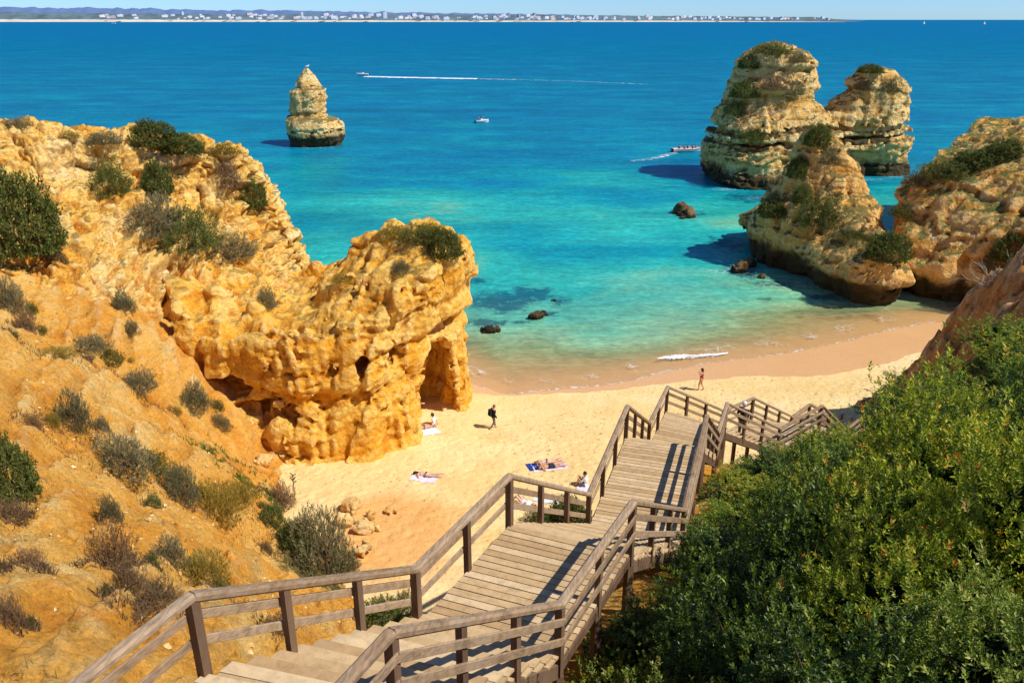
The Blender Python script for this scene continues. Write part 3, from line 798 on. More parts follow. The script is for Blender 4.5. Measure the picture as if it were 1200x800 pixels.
# ------------------------------------------------------------------ rock outcrop with the small arch
op = poly_sd([(-19.5,43.0),(-16.5,41.8),(-14.5,41.2),(-12,40.9),(-8.5,41.2),(-6.6,43.0),(-5.2,45.2),(-3.8,47.4),(-3.0,49.6),(-3.1,52.5),(-5,55.5),(-9.5,57),(-14,57),(-20.5,55),(-21.5,47)])
otop = TPS([(-21,48,10.5),(-20,45,9.4),(-18,45,8.6),(-15,46,8.0),(-14,50.5,7.8),(-12,44,8.2),(-10.5,44.3,8.6),(-8.8,46,10.3),(-7.6,48,11.9),(-6.2,49,12.7),(-4.2,49.5,12.4),(-3.0,50,11.2),(-5,53,11.9),(-8,53.5,11.6),(-10.5,52.5,10.8),(-12.6,51.5,7.9),(-10,56,9),(-14,55,8),(-18,50,9)], .05)
def outcrop(P):
    x, y, z = P[:, 0], P[:, 1], P[:, 2]
    d2 = op(x, y)
    right = sstep(-9, -4, x)
    # bulging profile: undercut foot, overhanging head on the right
    off = np.interp(z, [-1, 0, 1.5, 4, 6, 7.1, 7.7, 9.5, 11, 12.5, 14], [.1, 0, .05, .1, .0, -.5, .1, .35, .35, -.1, -1.0]) * right \
        + np.interp(z, [-1, 0, 2, 4.0, 5.0, 5.6, 7.5, 9], [.9, .7, .4, .15, -.1, .25, .1, -.3]) * (1 - right)
    tb = 1.3 * fbm(np.stack([x * .28, y * .28, 0 * x + 5], 1), 2) + .5 * pn(np.stack([x * .8, y * .8, 0 * x], 1))
    d = smax(d2 - off, (z - otop(x, y) - tb * sstep(-4, -8, x) - .15 * tb) * .9, .45)
    def cut(d, c, r, k=.4): return smax(d, -ell(P, c, r), k)
    # arch: a tall drop-shaped tunnel, its back closed to keep the inside dark
    ax = -4.75 - .10 * (y - 46)
    rr = np.interp(z, [-1, 0, 1.5, 3.2, 4.6, 5.6, 6.4], [1.45, 1.45, 1.40, 1.2, .85, .42, .02]) * np.interp(y, [44, 48.5, 51, 52.5, 60], [1.0, .95, .5, -.8, -2])
    tun = (np.abs(x - ax + .5 * sstep(49, 52, y)) - rr) * .85
    d = smax(d, -smax(tun, z - np.interp(y, [44, 49, 52, 60], [6.2, 5.6, 3.4, 3.2]), .2), .2)
    # recesses and slots in the face
    a = at_y(268, 452, 42.5); d = cut(d, a, (1.6, 1.5, .8))
    a = at_y(300, 478, 42); d = cut(d, a, (1.7, 1.3, .45))
    a = at_y(322, 404, 43.3); d = cut(d, a, (1.1, 1.3, .6))
    a = at_y(425, 418, 43.2); d = cut(d, a, (2.0, 1.1, .5))
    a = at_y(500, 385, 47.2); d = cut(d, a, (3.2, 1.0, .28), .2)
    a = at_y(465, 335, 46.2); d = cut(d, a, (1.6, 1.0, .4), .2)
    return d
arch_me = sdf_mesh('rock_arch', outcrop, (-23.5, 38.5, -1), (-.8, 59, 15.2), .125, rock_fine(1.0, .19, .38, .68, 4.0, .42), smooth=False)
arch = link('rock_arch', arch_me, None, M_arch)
tag(arch, 'golden rock outcrop with a small arch through it, standing on the sand below the cliff', 'rock')

# ------------------------------------------------------------------ sea stacks
f1_ = loft([(82,357,363),(88,351,368),(96,347,373),(102,345,377),(105,340,381),(118,340,382),(129,339,382),(136,338,384),(140,337,395),(147,338,402),(155,339,403),(165,341,402),(172,342,399),(185,342,399)], 176, .95)
def f1(P):
    d = f1_(P)
    for py, hh in ((103, .25), (133, .4), (152, .2)):
        zc = at_y(370, py, 176)[2]
        d = smax(d, -smax(np.abs(P[:, 2] - zc) - hh, -(d + .45), .3), .3)
    return d
st1_me = sdf_mesh('sea_stack', f1, at_y(325,190,176) - np.array([0, 9, 0]), at_y(415,74,176) + np.array([0, 9, 0]), .24, rock_fine(1.0, .24, .55, .35, 12.0, .25), smooth=False)
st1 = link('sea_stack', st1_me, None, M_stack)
tag(st1, 'slender layered sea stack standing alone in the water, furthest left', 'sea stack')

fa = loft([(49,900,920),(54,884,935),(62,872,946),(75,862,956),(88,860,958),(100,855,958),(108,852,950),(118,848,952),(130,838,965),(145,832,975),(160,826,985),(175,823,985),(190,824,975),(205,826,960),(225,828,955)], 139, .80)
fb = loft([(142,868,915),(155,852,930),(170,848,940),(185,846,945),(200,843,948),(215,840,945),(235,842,945)], 132, .8)
fc = loft([(76,1010,1036),(82,1000,1046),(92,998,1056),(104,996,1062),(113,985,1062),(122,972,1062),(135,965,1064),(150,960,1067),(162,962,1066),(180,975,1061),(195,985,1061),(210,990,1062),(225,990,1062)], 142, .75)
def dbl(P):
    d = smin(fa(P), fb(P), 1.6)
    d = smin(d, fc(P), 1.0)
    z = P[:, 2]
    br = np.abs(P[:, 1] - 141) - 4.0
    c0 = at_y(940, 150, 141); c1 = at_y(1010, 150, 141)
    bx = np.maximum(c0[0] - P[:, 0], P[:, 0] - c1[0])
    top = at_y(965, 128, 141)[2]; bot = at_y(965, 172, 141)[2]
    b = smax(smax(br, bx, .5), np.maximum(z - top, bot - 8 - z), .6)
    d = smin(d, b, .8)
    # bedding slots
    for py, h in ((152, .38), (165, .5)):
        zc = at_y(950, py, 135)[2]
        s1 = smax(np.abs(z - zc - .25 * np.sin(P[:, 0] * .3)) - h, -(d + 1.3), .2)
        d = smax(d, -s1, .25)
    return d
lo = at_y(815, 240, 132) - np.array([3, 9, 0]); lo[2] = -1.5
hi = at_y(1085, 40, 142) + np.array([2, 13, 0])
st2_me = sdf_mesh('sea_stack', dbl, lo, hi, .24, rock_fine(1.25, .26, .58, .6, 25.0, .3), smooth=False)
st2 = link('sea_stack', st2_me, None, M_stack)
tag(st2, 'large twin-headed sea stack with a saddle between its two tops', 'sea stack')

pp = poly_sd([(27.2,93),(28.6,84),(30.2,76),(31.4,71.6),(34,70.2),(36.6,70.8),(37.8,74.5),(38.6,80),(39.4,88),(38.5,96),(33,98.5),(28.5,97)])
ptop = TPS([(28,93,3.5),(29,84,4.2),(30.5,77,4.0),(32,72,4.6),(35,71.5,5.4),(37,73,5.4),(38,80,4.2),(39,88,3.6),(33.0,82,7.4),(34,77.5,6.6),(30.8,86,6.6),(36.4,84,6.6),(35,86,9),(34,97,5)], .1)
fp = loft([(149,951,966),(156,944,974),(165,938,984),(178,932,990),(192,926,1000),(208,918,1006),(222,911,1012),(238,900,1018),(252,893,1023),(266,889,1028),(280,889,1030),(320,885,1030)], 87, [1.2,1.2,1.2,1.15,1.1,1.05,1.0,1.0,.95,.9,.9,.9])
def pointed(P):
    z = P[:, 2]
    off = np.interp(z, [-1, .3, 1.4, 2.6, 3.4, 5, 6], [-1.0, -.9, -.5, .2, .0, -.2, -1.2])
    d = smax(pp(P[:, 0], P[:, 1]) - off, (z - ptop(P[:, 0], P[:, 1])) * .8, .5)
    return smin(d, fp(P), 2.4)
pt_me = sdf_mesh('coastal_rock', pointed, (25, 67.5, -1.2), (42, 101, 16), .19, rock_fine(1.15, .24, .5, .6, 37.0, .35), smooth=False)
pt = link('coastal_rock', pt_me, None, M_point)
tag(pt, 'pointed rock ridge with bushes on its peak, standing in the shallows beside the right headland', 'rock')

hp = poly_sd([(36.9,78),(39.2,82),(43,88),(50,97),(62,112),(95,112),(95,60),(62,60),(52,64.5),(45,69.5),(40.5,71.5),(38,73)])
htop = TPS([(43,89,7.0),(49,96,9.0),(38,76,3.8),(39,82,5.0),(41,84,7.6),(44,85,10.2),(49,85,13.2),(41,73,4.8),(44,74,7.6),(47,74,10.2),(52,72,13),(58,72,16.5),(56,84,16.5),(70,85,18),(90,85,20),(60,105,12),(45,95,9.5),(75,66,18),(95,62,20)], .1)
def headland(P):
    z = P[:, 2]
    off = np.interp(z, [-1, .3, 1.6, 3, 5, 7, 8, 10, 14, 20], [-1.4, -1.3, -.7, .1, -.1, -.6, .1, -.3, -.5, -1.0])
    return smax(hp(P[:, 0], P[:, 1]) - off, (z - htop(P[:, 0], P[:, 1])) * .85, .35)
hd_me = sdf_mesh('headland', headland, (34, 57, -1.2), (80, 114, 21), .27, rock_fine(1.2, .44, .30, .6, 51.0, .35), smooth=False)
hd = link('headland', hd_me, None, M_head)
tag(hd, 'layered ochre headland with green top beyond the beach, at the right', kind='structure')

def cavity(me, it=3):  # curvature mask for rust tint and painted crevice shade
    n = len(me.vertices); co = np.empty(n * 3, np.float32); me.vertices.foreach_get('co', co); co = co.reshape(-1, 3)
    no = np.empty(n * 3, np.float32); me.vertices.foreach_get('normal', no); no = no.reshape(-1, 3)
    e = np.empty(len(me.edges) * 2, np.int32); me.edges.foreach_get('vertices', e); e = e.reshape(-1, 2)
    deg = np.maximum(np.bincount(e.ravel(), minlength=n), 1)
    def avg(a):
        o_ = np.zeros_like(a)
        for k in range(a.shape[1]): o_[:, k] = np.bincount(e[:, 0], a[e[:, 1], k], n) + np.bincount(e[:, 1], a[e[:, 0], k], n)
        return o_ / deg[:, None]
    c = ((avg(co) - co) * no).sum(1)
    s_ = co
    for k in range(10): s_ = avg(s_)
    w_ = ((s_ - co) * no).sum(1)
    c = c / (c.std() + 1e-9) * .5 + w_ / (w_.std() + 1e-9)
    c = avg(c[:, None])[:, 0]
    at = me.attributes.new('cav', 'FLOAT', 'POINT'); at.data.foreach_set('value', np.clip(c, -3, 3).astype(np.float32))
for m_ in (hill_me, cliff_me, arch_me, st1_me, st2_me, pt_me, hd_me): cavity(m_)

# surfaces to stand things on
_bv = {}
def bvh_of(o):
    if o.name not in _bv:
        me = o.data; n = len(me.vertices); co = np.empty(n * 3, np.float32); me.vertices.foreach_get('co', co)
        _bv[o.name] = BVHTree.FromPolygons(co.reshape(-1, 3).tolist(), [tuple(p.vertices) for p in me.polygons])
    return _bv[o.name]
SOLID = [hill, sand, cliff, arch, st1, st2, pt, hd]
def hit_px(px, py, solids=None):
    """where the sight line of a photograph pixel meets the terrain"""
    d = Vector(ray(px, py)).normalized(); best = None
    for o in (solids or SOLID):
        r = bvh_of(o).ray_cast(Vector((0, 0, CAMZ)), d)
        if r[0] is not None and (best is None or r[3] < best[3]): best = r
    return (best[0], best[1]) if best else (None, None)
def ground(x, y, solids=None, top=60.0):
    best = None
    for o in (solids or SOLID):
        r = bvh_of(o).ray_cast(Vector((x, y, top)), Vector((0, 0, -1)))
        if r[0] is not None and (best is None or r[0].z > best): best = r[0].z
    return best
# ------------------------------------------------------------------ wooden staircase
stairs = empty('wooden_staircase', (LAND[1][0][0], LAND[1][0][1], 14.8))
tag(stairs, 'weathered wooden staircase with landings and rails winding down to the beach', 'staircase')
RAILH = 1.15
inv = Matrix.Translation(-stairs.location)
def spart(name, mb, mat, parent=None):
    o = mb.build(name, mat, parent or stairs)
    if parent is None: o.data.transform(inv)
    else: o.data.transform(inv)
    return o
v3 = lambda p, z: np.array([p[0], p[1], z], float)
def lerp(a, b, t): return np.array(a) * (1 - t) + np.array(b) * t

def plank(mb, a, b, c, d, th, r=None):
    """board with top corners a,b,c,d (counter-clockwise seen from above)"""
    dn = np.array([0, 0, -th])
    mb.hexa([a + dn, b + dn, c + dn, d + dn, a, b, c, d], r)

def landing(ls, le, rs, re, z):
    mb = MB()
    L = .5 * (np.hypot(*(np.array(le) - ls)) + np.hypot(*(np.array(re) - rs)))
    n = max(3, int(round(L / .172)))
    for i in range(n):
        t0 = i / n + .009 / L; t1 = (i + 1) / n - .009 / L
        e0, e1 = random.uniform(-.012, .012), random.uniform(-.012, .012); jz = random.uniform(-.003, .003)
        A, B = v3(lerp(ls, le, t0), z + jz), v3(lerp(rs, re, t0), z + jz)
        C, D = v3(lerp(rs, re, t1), z + jz), v3(lerp(ls, le, t1), z + jz)
        w = (B - A) / np.linalg.norm(B - A)
        plank(mb, A + w * e0, B + w * e1, C + w * e1, D + w * e0, .042)
    o = spart('landing', mb, M_deck)
    fr = MB()
    for a, b in ((ls, le), (rs, re), (ls, rs), (le, re), (lerp(ls, rs, .5), lerp(le, re, .5))):
        fr.bar(v3(a, z - .15), v3(b, z - .15), .07, .2, .01)
    spart('deck_frame', fr, M_post, o)
    for p in (ls, le, rs, re, lerp(ls, le, .5), lerp(rs, re, .5)):
        g = ground(p[0], p[1], [hill, sand])
        if g is None: g = z - 1.5
        if z - .25 - g > .1:
            m = MB(); m.box((p[0], p[1], (z - .25 + g - .3) / 2), (.13, .13, z - .25 - g + .3), .5)
            spart('support_post', m, M_post, o)

def flight(l0, l1, r0, r1, z0, z1):
    n = max(4, int(round((z0 - z1) / .178)))
    st = MB()
    for s in ((l0, l1), (r0, r1), (lerp(l0, r0, .5), lerp(l1, r1, .5))):
        st.bar(v3(s[0], z0 - .32), v3(s[1], z1 - .18), .06, .26, .01)
    o = spart('flight', st, M_post)
    for i in range(1, n):
        z = z0 + (z1 - z0) * i / n
        t0, t1 = (i - 1) / (n - 1) * .985, i / (n - 1) + .02
        m = MB(); r_ = random.random()
        for k in (0, 1):
            ta = t0 + (t1 - t0) * (k * .5 + .015); tb = t0 + (t1 - t0) * (k * .5 + .485)
            e0, e1 = random.uniform(-.015, .015) - .03, random.uniform(-.015, .015) + .03
            A, B = v3(lerp(l0, l1, ta), z), v3(lerp(r0, r1, ta), z)
            C, D = v3(lerp(r0, r1, tb), z), v3(lerp(l0, l1, tb), z)
            w = (B - A) / np.linalg.norm(B - A)
            plank(m, A + w * e0, B + w * e1, C + w * e1, D + w * e0, .045)
        # riser under the back edge
        A, B = v3(lerp(l0, l1, t0 + .004), z + .12), v3(lerp(r0, r1, t0 + .004), z + .12)
        spart('tread', m, M_deck, o)

def railing(a, b, za, zb, side, nmid, post_a=True, post_b=True, down=.25):
    """side: +1 rails sit right of the post line, -1 left"""
    A, B = v3(a, za), v3(b, zb); t = (B - A); t[2] = 0; t /= np.linalg.norm(t); sd = np.array([t[1], -t[0], 0]) * side
    top = MB(); up = np.array([0, 0, 1.])
    e = .03
    top.bar(A + up * (RAILH - .06), B + up * (RAILH - .06), .15, .115, .032)
    o = spart('handrail', top, M_rail)
    for h in (.80, .43):
        m = MB(); m.bar(A + up * h + sd * .07, B + up * h + sd * .07, .038, .125, .008)
        spart('rail_board', m, M_rail, o)
    ts = [k / (nmid + 1) for k in range(nmid + 2)]
    for k, q in enumerate(ts):
        if k == 0 and not post_a or k == len(ts) - 1 and not post_b: continue
        p = lerp(A, B, q); hgt = RAILH - .10
        s = .105 if 0 < q < 1 else .12
        m = MB(); m.box(p + up * (hgt - down) / 2, (s, s, hgt + down), math.atan2(t[1], t[0]))
        spart('post', m, M_post, o)

for i, (ls, le, rs, re, z) in enumerate(LAND):
    landing(ls, le, rs, re, z)
    nl = max(0, int(round(np.hypot(*(np.array(le) - ls)) / 1.65)) - 1)
    nr = max(0, int(round(np.hypot(*(np.array(re) - rs)) / 1.65)) - 1)
    railing(ls, le, z, z, -1, nl, post_b=True); railing(rs, re, z, z, 1, nr, post_b=True)
    if i + 1 < len(LAND):
        ls2, le2, rs2, re2, z2 = LAND[i + 1]
        flight(le, ls2, re, rs2, z, z2)
        railing(le, ls2, z, z2, -1, 2, post_a=False, post_b=False); railing(re, rs2, z, z2, 1, 2, post_a=False, post_b=False)
# ------------------------------------------------------------------ foliage builder
def leaf_cloud(seed, n_cl, per, rad, hgt, leaf, width, shell=.35, up=.6, twig=.09, lump=.25, six=True, spread=(30, 75), zlow=-.15, noise_f=2.0, gaps=.0, sprig=.0):
    R = np.random.RandomState(seed)
    d = R.normal(size=(n_cl * 3, 3)); d /= np.linalg.norm(d, axis=1)[:, None]
    d = d[d[:, 2] > zlow][:n_cl]; n = len(d)
    r = (1 - shell * R.rand(n) ** 1.6)
    lm = 1 + lump * fbm(d * noise_f + seed * 3.1, 2) + .5 * lump * pn(d * noise_f * 2.7 + seed)
    if gaps: 
        keep = pn(d * 3.3 + seed * 7) > -.75 + gaps
        d, r, lm = d[keep], r[keep], lm[keep]; n = len(d)
    if sprig: r = r * np.where(R.rand(n) < sprig, R.uniform(1.05, 1.28, n), 1)
    C = d * (r * lm)[:, None] * np.array([rad, rad, hgt])
    C[:, 2] = np.maximum(C[:, 2], -.05 * hgt + .03 * R.rand(n))
    ax = d * .7 + np.array([0, 0, up]) + R.normal(size=(n, 3)) * .35; ax /= np.linalg.norm(ax, axis=1)[:, None]
    a1 = np.cross(ax, R.normal(size=(n, 3))); a1 /= np.linalg.norm(a1, axis=1)[:, None]; a2 = np.cross(ax, a1)
    k = np.arange(per); ang = (k[None] * 2.4 + R.rand(n, 1) * 6.28); tl = np.radians(R.uniform(spread[0], spread[1], (n, per)) * (1.15 - .55 * k[None] / per))
    rdir = a1[:, None] * np.cos(ang)[..., None] + a2[:, None] * np.sin(ang)[..., None]
    ld = ax[:, None] * np.cos(tl)[..., None] + rdir * np.sin(tl)[..., None]
    base = C[:, None] + ax[:, None] * (twig * (k[None, :, None] / per - .5)) 
    L = leaf * R.uniform(.65, 1.2, (n, per)) ; W = L * width
    sd = np.cross(ld, ax[:, None] + R.normal(size=(n, per, 3)) * .35); sd /= np.linalg.norm(sd, axis=2)[..., None] + 1e-9
    if six: prof = [(0, 0), (.3, .42), (.7, .40), (1, 0), (.7, -.40), (.3, -.42)]
    else: prof = [(0, 0), (.5, .5), (1, 0), (.5, -.5)]
    nrm = np.cross(sd, ld)
    V = np.stack([base + ld * (L * t)[..., None] + sd * (W * s)[..., None] - nrm * (L * .10 * (abs(s) < .01) * (0 < t))[..., None] for t, s in prof], 2)
    m = len(prof); nl = n * per
    F = np.arange(nl * m).reshape(nl, m)
    cl = R.rand(n, 1); hf = np.clip(C[:, 2:3] / hgt, 0, 1)
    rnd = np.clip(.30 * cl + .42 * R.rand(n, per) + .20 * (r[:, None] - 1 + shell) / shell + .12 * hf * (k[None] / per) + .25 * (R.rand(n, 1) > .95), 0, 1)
    return V.reshape(-1, 3), F, np.repeat(rnd.ravel(), m), C

def branch_mb(seed, C, rad, n=14, th=.018, base=(0, 0, -.15)):
    R = np.random.RandomState(seed); mb = MB()
    for i in R.choice(len(C), min(n, len(C)), replace=False):
        e = C[i] * .95; b = np.array(base) + R.normal(size=3) * .08 * rad * np.array([1, 1, 0])
        m = (b + e) / 2 + R.normal(size=3) * .08 * rad
        mb.tube([b, m, e], [th, th * .7, th * .3], 5)
    return mb

def core_mesh(seed, rad, hgt, s=.66):  # dark filler blob that paints deep shade into the leaf gaps
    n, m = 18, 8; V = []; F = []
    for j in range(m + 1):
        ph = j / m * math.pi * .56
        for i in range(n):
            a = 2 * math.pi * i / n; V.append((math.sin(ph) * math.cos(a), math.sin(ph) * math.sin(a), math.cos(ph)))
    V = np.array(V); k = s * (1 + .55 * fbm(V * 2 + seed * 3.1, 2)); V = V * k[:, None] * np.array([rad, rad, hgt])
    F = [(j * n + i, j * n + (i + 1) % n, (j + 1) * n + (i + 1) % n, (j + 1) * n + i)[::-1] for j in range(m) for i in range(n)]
    return mk_mesh('shade_core', V, np.array(F), True)

BIG = []
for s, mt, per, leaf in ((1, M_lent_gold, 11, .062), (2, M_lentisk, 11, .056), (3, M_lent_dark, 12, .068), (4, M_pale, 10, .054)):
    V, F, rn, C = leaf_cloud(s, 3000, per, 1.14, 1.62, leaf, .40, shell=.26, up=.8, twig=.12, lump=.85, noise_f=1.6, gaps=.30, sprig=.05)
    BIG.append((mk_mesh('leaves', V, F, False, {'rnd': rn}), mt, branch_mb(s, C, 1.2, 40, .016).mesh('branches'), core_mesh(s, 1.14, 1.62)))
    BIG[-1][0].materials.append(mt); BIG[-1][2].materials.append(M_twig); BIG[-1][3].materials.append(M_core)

def big_shrub(x, y, sc, kind, label, sz=1.0, z=None, group=None, name='evergreen_shrub'):
    g = ground(x, y, [hill]) if z is None else z
    lv, mt, br, co = BIG[kind]
    o = empty(name, (x, y, g - .35), random.uniform(0, 6.28))
    o.scale = (sc, sc, sc * sz * random.uniform(.85, 1.12) * (1.0 if y < 12.5 else .80 if y < 16 else .68))
    tag(o, label, 'shrub', group)
    link('foliage', lv, o); link('branches', br, o); link('shade_core', co, o)
    return o

LOW = [(1.9, 10.5, .62, 1, .7, 'small dark shrub half under the deck of the first wide landing'), (1.2, 9.2, .60, 0, .7, 'small shrub half under the near corner of the first wide landing'), (1.05, 8.55, .7, 1, .75, 'dark shrub in the shade under the deck edge'), (1.6, 9.7, .7, 0, .75, 'dark shrub in the shade behind the first support post'), (2.3, 11.2, .7, 2, .75, 'dark shrub in the shade behind the second support post'), (.6, 7.6, .6, 2, .7, 'small dark shrub cut by the bottom edge below the deck'),
 (1.30, 7.35, .55, 3, .8, 'small pale shrub at the bottom edge touching the stair post'), (1.75, 8.5, .62, 2, .8, 'small dark shrub in the shade of the deck corner'), (2.3, 9.7, .62, 1, .85, 'dark shrub against the support posts of the first wide landing'),
 (2.95, 11.2, .60, 0, .8, 'small shrub below the far rail of the first wide landing'), (3.6, 12.8, .60, 1, .8, 'small shrub beside the top of the second flight'), (4.35, 14.7, .60, 2, .8, 'small shrub beside the middle of the second flight'),
 (5.15, 16.6, .66, 0, .8, 'small shrub where the long landing begins'), (5.75, 18.4, .66, 1, .8, 'small shrub against the middle of the long landing rail'), (6.5, 20.5, .70, 2, .8, 'small shrub at the last post of the long landing'),
 (7.3, 22.6, .75, 0, .8, 'small shrub beside the third flight'), (8.3, 24.6, .8, 1, .8, 'small shrub by the landing after the third flight'), (9.6, 26.6, .85, 2, .75, 'small shrub beside the fourth flight'), (11.3, 28.4, .9, 0, .7, 'small shrub beneath the lower stair rails'), (13.6, 30.6, .95, 1, .7, 'small shrub at the lowest visible landing')]
G_T = 'evergreen shrubs covering the right-hand slope'
THICKET = [  # x, y, scale, kind, height, label
 (1.75, 6.15, .82, 3, 1.15, 'pale grey-green shrub with pinkish tips at the bottom edge beside the stairs'),
 (3.3, 5.8, .95, 2, 1.1, 'dark shrub at the bottom edge, next to the pale pink-tipped one'),
 (5.0, 6.0, .95, 3, 1.0, 'pale-tipped shrub in the bottom right corner'),
 (3.15, 7.75, .95, 2, 1.25, 'dark shaded shrub behind the pale pink-tipped shrub'),
 (4.6, 7.9, .9, 0, 1.15, 'sunlit round shrub low in the middle of the thicket'),
 (6.3, 8.2, 1.1, 0, 1.1, 'broad shrub at the right edge, just above the bottom corner'),
 (3.3, 10.3, .8, 2, 1.0, 'shrub in shade beside the lowest visible support posts'),
 (4.8, 10.3, 1.0, 2, 1.2, 'dark green shrub in the shadowy middle of the thicket'),
 (6.7, 10.9, 1.2, 0, 1.15, 'large shrub with bright sunlit crown and reddish leaves in mid thicket'),
 (8.9, 10.8, 1.2, 2, 1.15, 'tall shrub at the right edge halfway up the thicket'),
 (4.35, 13.6, .80, 2, .85, 'shrub crowding the rail of the second flight'),
 (6.2, 13.8, 1.05, 0, .95, 'rounded shrub one row in from the second flight'),
 (8.6, 13.8, 1.25, 1, 1.1, 'big dark shrub with a lit top, right of centre in the thicket'),
 (11.2, 13.6, 1.3, 0, 1.15, 'tall glossy shrub at the right edge above the middle'),
 (6.0, 16.7, .95, 1, .85, 'olive shrub beside the long landing'),
 (8.2, 17.0, 1.15, 2, .95, 'bushy shrub in the second row from the long landing'),
 (10.9, 17.2, 1.35, 0, 1.05, 'wide shrub with yellow-green crown towards the right edge'),
 (14.0, 17.0, 1.4, 2, 1.1, 'shrub rising highest against the red slope at the right edge'),
 (7.2, 19.6, .95, 0, .8, 'low shrub overhanging the end of the long landing'),
 (9.6, 20.4, 1.2, 1, .85, 'spreading shrub on the crest above the third flight'),
 (12.6, 20.9, 1.35, 2, .95, 'spreading shrub on the crest, second from the third flight'),
 (15.8, 21.0, 1.4, 1, 1.0, 'rounded bright shrub on the crest below the red slope'),
 (9.0, 23.3, 1.0, 2, .75, 'low shrub hiding the far end of the third flight'),
 (11.6, 24.2, 1.2, 0, .8, 'low shrub on the crest in front of the fourth landing'),
 (14.6, 25.0, 1.35, 1, .85, 'dense shrub on the crest just left of the dead twigs'),
 (17.8, 25.4, 1.4, 0, .9, 'dense shrub beside the dead twigs below the red slope'),
 (12.9, 27.6, 1.1, 1, .7, 'farthest low shrub above the lower stair rails'),
 (16.2, 29.2, 1.25, 2, .75, 'far shrub on the crest where the red slope begins'),
 (19.6, 29.6, 1.3, 1, .8, 'farthest shrub at the foot of the red slope'),
 (21.4, 24.6, 1.5, 0, .95, 'large shrub high at the right edge under the dead branches'),
]
for x, y, sc, kd, sz, lb in THICKET + LOW: big_shrub(x, y, sc, kd, lb, sz, group=G_T)

# dead twigs standing above the thicket
def dead_shrub(base, size, seed, label, n=7):
    R = np.random.RandomState(seed); mb = MB()
    for i in range(n):
        d = R.normal(size=3) * .55; d[2] = 1; d /= np.linalg.norm(d); L = size * R.uniform(.6, 1.0)
        p = np.zeros(3); pts = [p]
        for k in range(4):
            d = d + R.normal(size=3) * .22; d /= np.linalg.norm(d); p = p + d * L / 4; pts.append(p)
            if k in (1, 2, 3):
                e = d + R.normal(size=3) * .7; e /= np.linalg.norm(e)
                mb.tube([p, p + e * L * .18, p + e * L * .32 + np.array([0, 0, .06 * L])], [.012 * size, .008 * size, .003 * size], 4)
        mb.tube(pts, [.022 * size, .018 * size, .013 * size, .009 * size, .004 * size], 5)
    o = mb.build('dead_shrub', M_deadtwig); o.location = base
    return tag(o, label, 'dead shrub', 'bare dead shrubs')
for px, py, s, lb in ((1120, 352, 2.6, 'tall bare branching twigs against the red slope at the right'), (1086, 372, 1.9, 'small bare twigs at the left end of the red slope'), (1160, 335, 2.2, 'grey bare twigs beside the right edge below the red slope')):
    p, n = hit_px(px, py, [hill])
    if p: dead_shrub(p - Vector((0, 0, .15)), s, int(px), lb)

# ------------------------------------------------------------------ scrub on the cliffs and slopes
SCR = {}
for key, mt, args in (('green', M_scrub_green, dict(n_cl=1500, per=8, leaf=.085, width=.42, up=.5, shell=.3, lump=.35)),
                      ('grey', M_scrub_grey, dict(n_cl=1300, per=7, leaf=.10, width=.22, up=.8, shell=.55, lump=.45, spread=(12, 50))),
                      ('brown', M_scrub_brown, dict(n_cl=1000, per=7, leaf=.10, width=.24, up=.6, shell=.6, lump=.5, spread=(15, 60))),
                      ('yellow', M_scrub_yellow, dict(n_cl=1100, per=7, leaf=.11, width=.18, up=1.1, shell=.6, lump=.4, spread=(8, 45))),
                      ('olive', M_scrub_green, dict(n_cl=1100, per=7, leaf=.09, width=.3, up=.6, shell=.5, lump=.5, gaps=.25))):
    SCR[key] = []
    for s in (21, 22):
        V, F, rn, C = leaf_cloud(s + len(key), rad=1.0, hgt=1.0, six=False, twig=.14, noise_f=1.7, **args)
        me = mk_mesh('foliage', V, F, False, {'rnd': rn}); me.materials.append(mt)
        b = branch_mb(s, C, .9, 16, .022).mesh('stems'); b.materials.append(M_twig)
        SCR[key].append((me, b))

def scrub(px, py, wpx, hpx, key, label, cat='shrub', group=None, name=None, solids=None, ry=.8):
    """a shrub rooted where the photograph shows its foot"""
    p, n = hit_px(px, py, solids)
    if p is None: print('no ground for', label); return
    dpt = p.y * CP + (CAMZ - p.z) * SP; m = dpt / 942
    me, br = SCR[key][RNG.randint(2)]
    o = empty(name or ('grey_shrub' if key in ('grey', 'brown') else 'green_shrub' if key in ('green', 'olive') else 'dry_bush'), p - Vector((0, 0, .08)), RNG.uniform(0, 6.28))
    r = wpx * m / 2; h = max(.25, hpx * m * .85)
    o.scale = (r, r * ry, h)
    tag(o, label, cat, group)
    link('foliage', me, o); link('stems', br, o)
    return o

